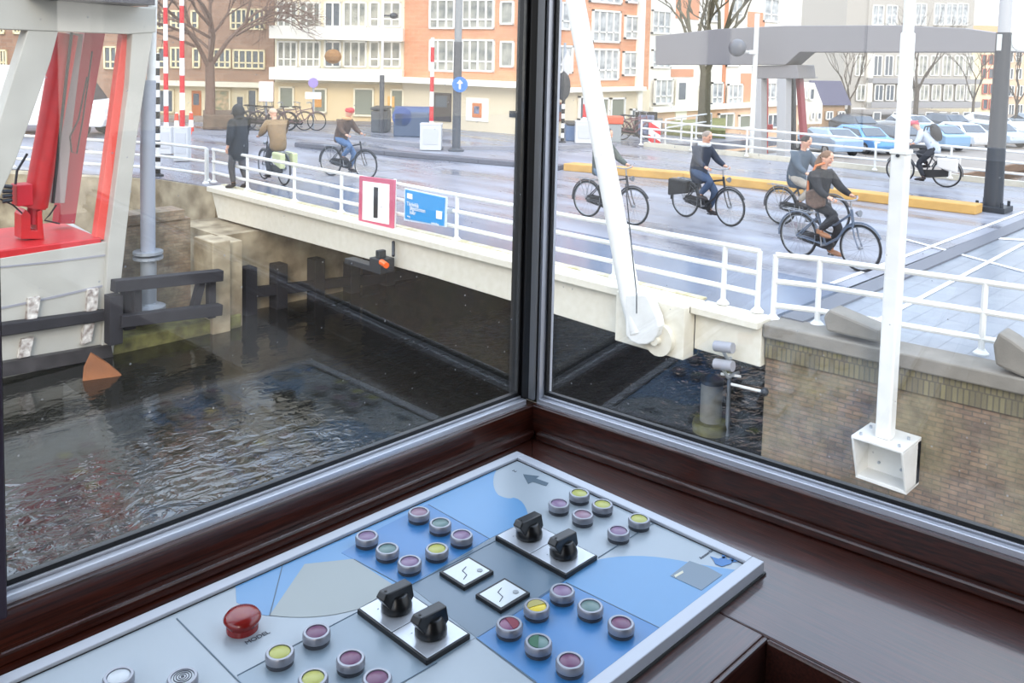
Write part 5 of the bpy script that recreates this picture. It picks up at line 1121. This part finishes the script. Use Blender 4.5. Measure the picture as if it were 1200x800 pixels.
# emergency mushroom
t=G(284,722,PZ+.014);ms=MB().lathe([(.0170,0),(.0170,.004),(.0165,.006),(.0185,.0095),(.0200,.012),(.0200,.0135),(.0170,.0175),(.010,.0195),(.002,.020)],(0,0,0),32).build('emergency_button',mat('mushroom_red',(132,24,20),.22,spec=.7),cpn,smooth=True,local=True)
ms.location=Vector((t.x,t.y,PZ))-Vector(cpn.location);ms['label']='red mushroom emergency button'
# rotary switches
swp=mat('switch_plate',(196,200,206),.25,metal=.5);kn=mat('knob_black',(14,15,17),.28)
def knob(c,par,ang=0,s=1.):
    g=MB();g.lathe([(.0175,0),(.0175,.005),(.016,.009),(.0135,.014),(.011,.018)],(0,0,0),28)
    R=Matrix.Rotation(ang,3,'Z')
    pr=[(-.011,.003),(.012,.003),(.0185,.010),(.0165,.0255),(-.0195,.027),(-.0245,.021)]
    g.add([R@Vector((a,y*(.0085 if z<.012 else .0066),z)) for y in(-1,1) for a,z in pr],[tuple(range(6)),tuple(range(11,5,-1))]+[(i,i+6,(i+1)%6+6,(i+1)%6) for i in range(6)])
    k=g.build('knob',kn,par,local=True,smooth=True,bevel=.0012);k.scale=(s,s,s)
    MB().tube([R@Vector((-.016,0,.0264)),R@Vector((-.016,0,.0274))],.0016,8).build('marker_dot',mat('dot_black',(2,2,2),.5),k,local=True)
    return k
def swpair(L,B,Rr,ktop,ang,s=1.0):
    zt_=PZ+.007;l=G(*L,zt_);b_=G(*B,zt_);r=G(*Rr,zt_);x0=(l.x+b_.x)/2;x1=r.x;y1=l.y;y0=(b_.y+r.y)/2;ym=(y0+y1)/2
    bs=MB().box(x0-.001,x1+.001,y0-.001,y1+.001,PZ,PZ+.0062).build('switch_base',black,cpn,bevel=.0008);bs['label']='black base under a pair of rotary switches'
    for i,(ya,yb) in enumerate(((ym+.0006,y1-.0008),(y0+.0008,ym-.0006))):
        pt=MB().box(x0+.0012,x1-.0012,ya,yb,PZ+.0062,zt_).build('switch_plate',swp,cpn,bevel=.0004);pt['label']='silver rotary switch plate'
        hz=knob(None,pt,ang,s);hz.location=Vector(((x0+x1)/2+.001,(ya+yb)/2,zt_))-Vector(cpn.location)
        g=MB()
        for k in range(3): 
            a_=radians(60+40*k);g.box(hz.location.x+cpn.location.x+.0205*cos(a_)-.001,hz.location.x+cpn.location.x+.0205*cos(a_)+.001,(ya+yb)/2+.0205*sin(a_)-.0004,(ya+yb)/2+.0205*sin(a_)+.0004,zt_,zt_+.0002)
        g.build('tick_marks',inkm,pt)
swpair((581,627.5),(663.5,671.5),(699,650),None,0)
swpair((418,713.5),(501.5,770),(550.5,742),None,0)
# meters
def meter(L,B,Rr,n):
    zt_=PZ+.005;l=G(*L,zt_);b_=G(*B,zt_);r=G(*Rr,zt_);x0=(l.x+b_.x)/2;x1=r.x;y1=l.y;y0=(b_.y+r.y)/2
    m_=MB().box(x0,x1,y0,y1,PZ,zt_).build('meter',black,cpn,bevel=.0008);m_['label']='small square black framed position meter'
    e=.0035;MB().box(x0+e,x1-e,y0+e,y1-e,zt_-.001,zt_+.0003).build('dial',mat('dial_white',(214,220,222),.15),m_)
    cx,cy=x1-.012,y0+.012
    MB().tube([(cx,cy,zt_),(cx,cy,zt_+.001)],.0035,12).build('pivot',mat('pivot_grey',(150,156,160),.3),m_)
    MB().beam((x0+.010,y0+.012,zt_+.0006),(x0+.019,y0+.016,zt_+.0006),.0008,.0004).beam((x0+.019,y0+.016,zt_+.0006),(x0+.021,y0+.026,zt_+.0006),.0008,.0004).beam((x0+.021,y0+.026,zt_+.0006),(x0+.030,y0+.029,zt_+.0006),.0008,.0004).build('scale',inkm,m_)
meter((515,669.5),(545,689),(577.5,668),0)
meter((557,696),(588,715.5),(620.5,693.5),1)
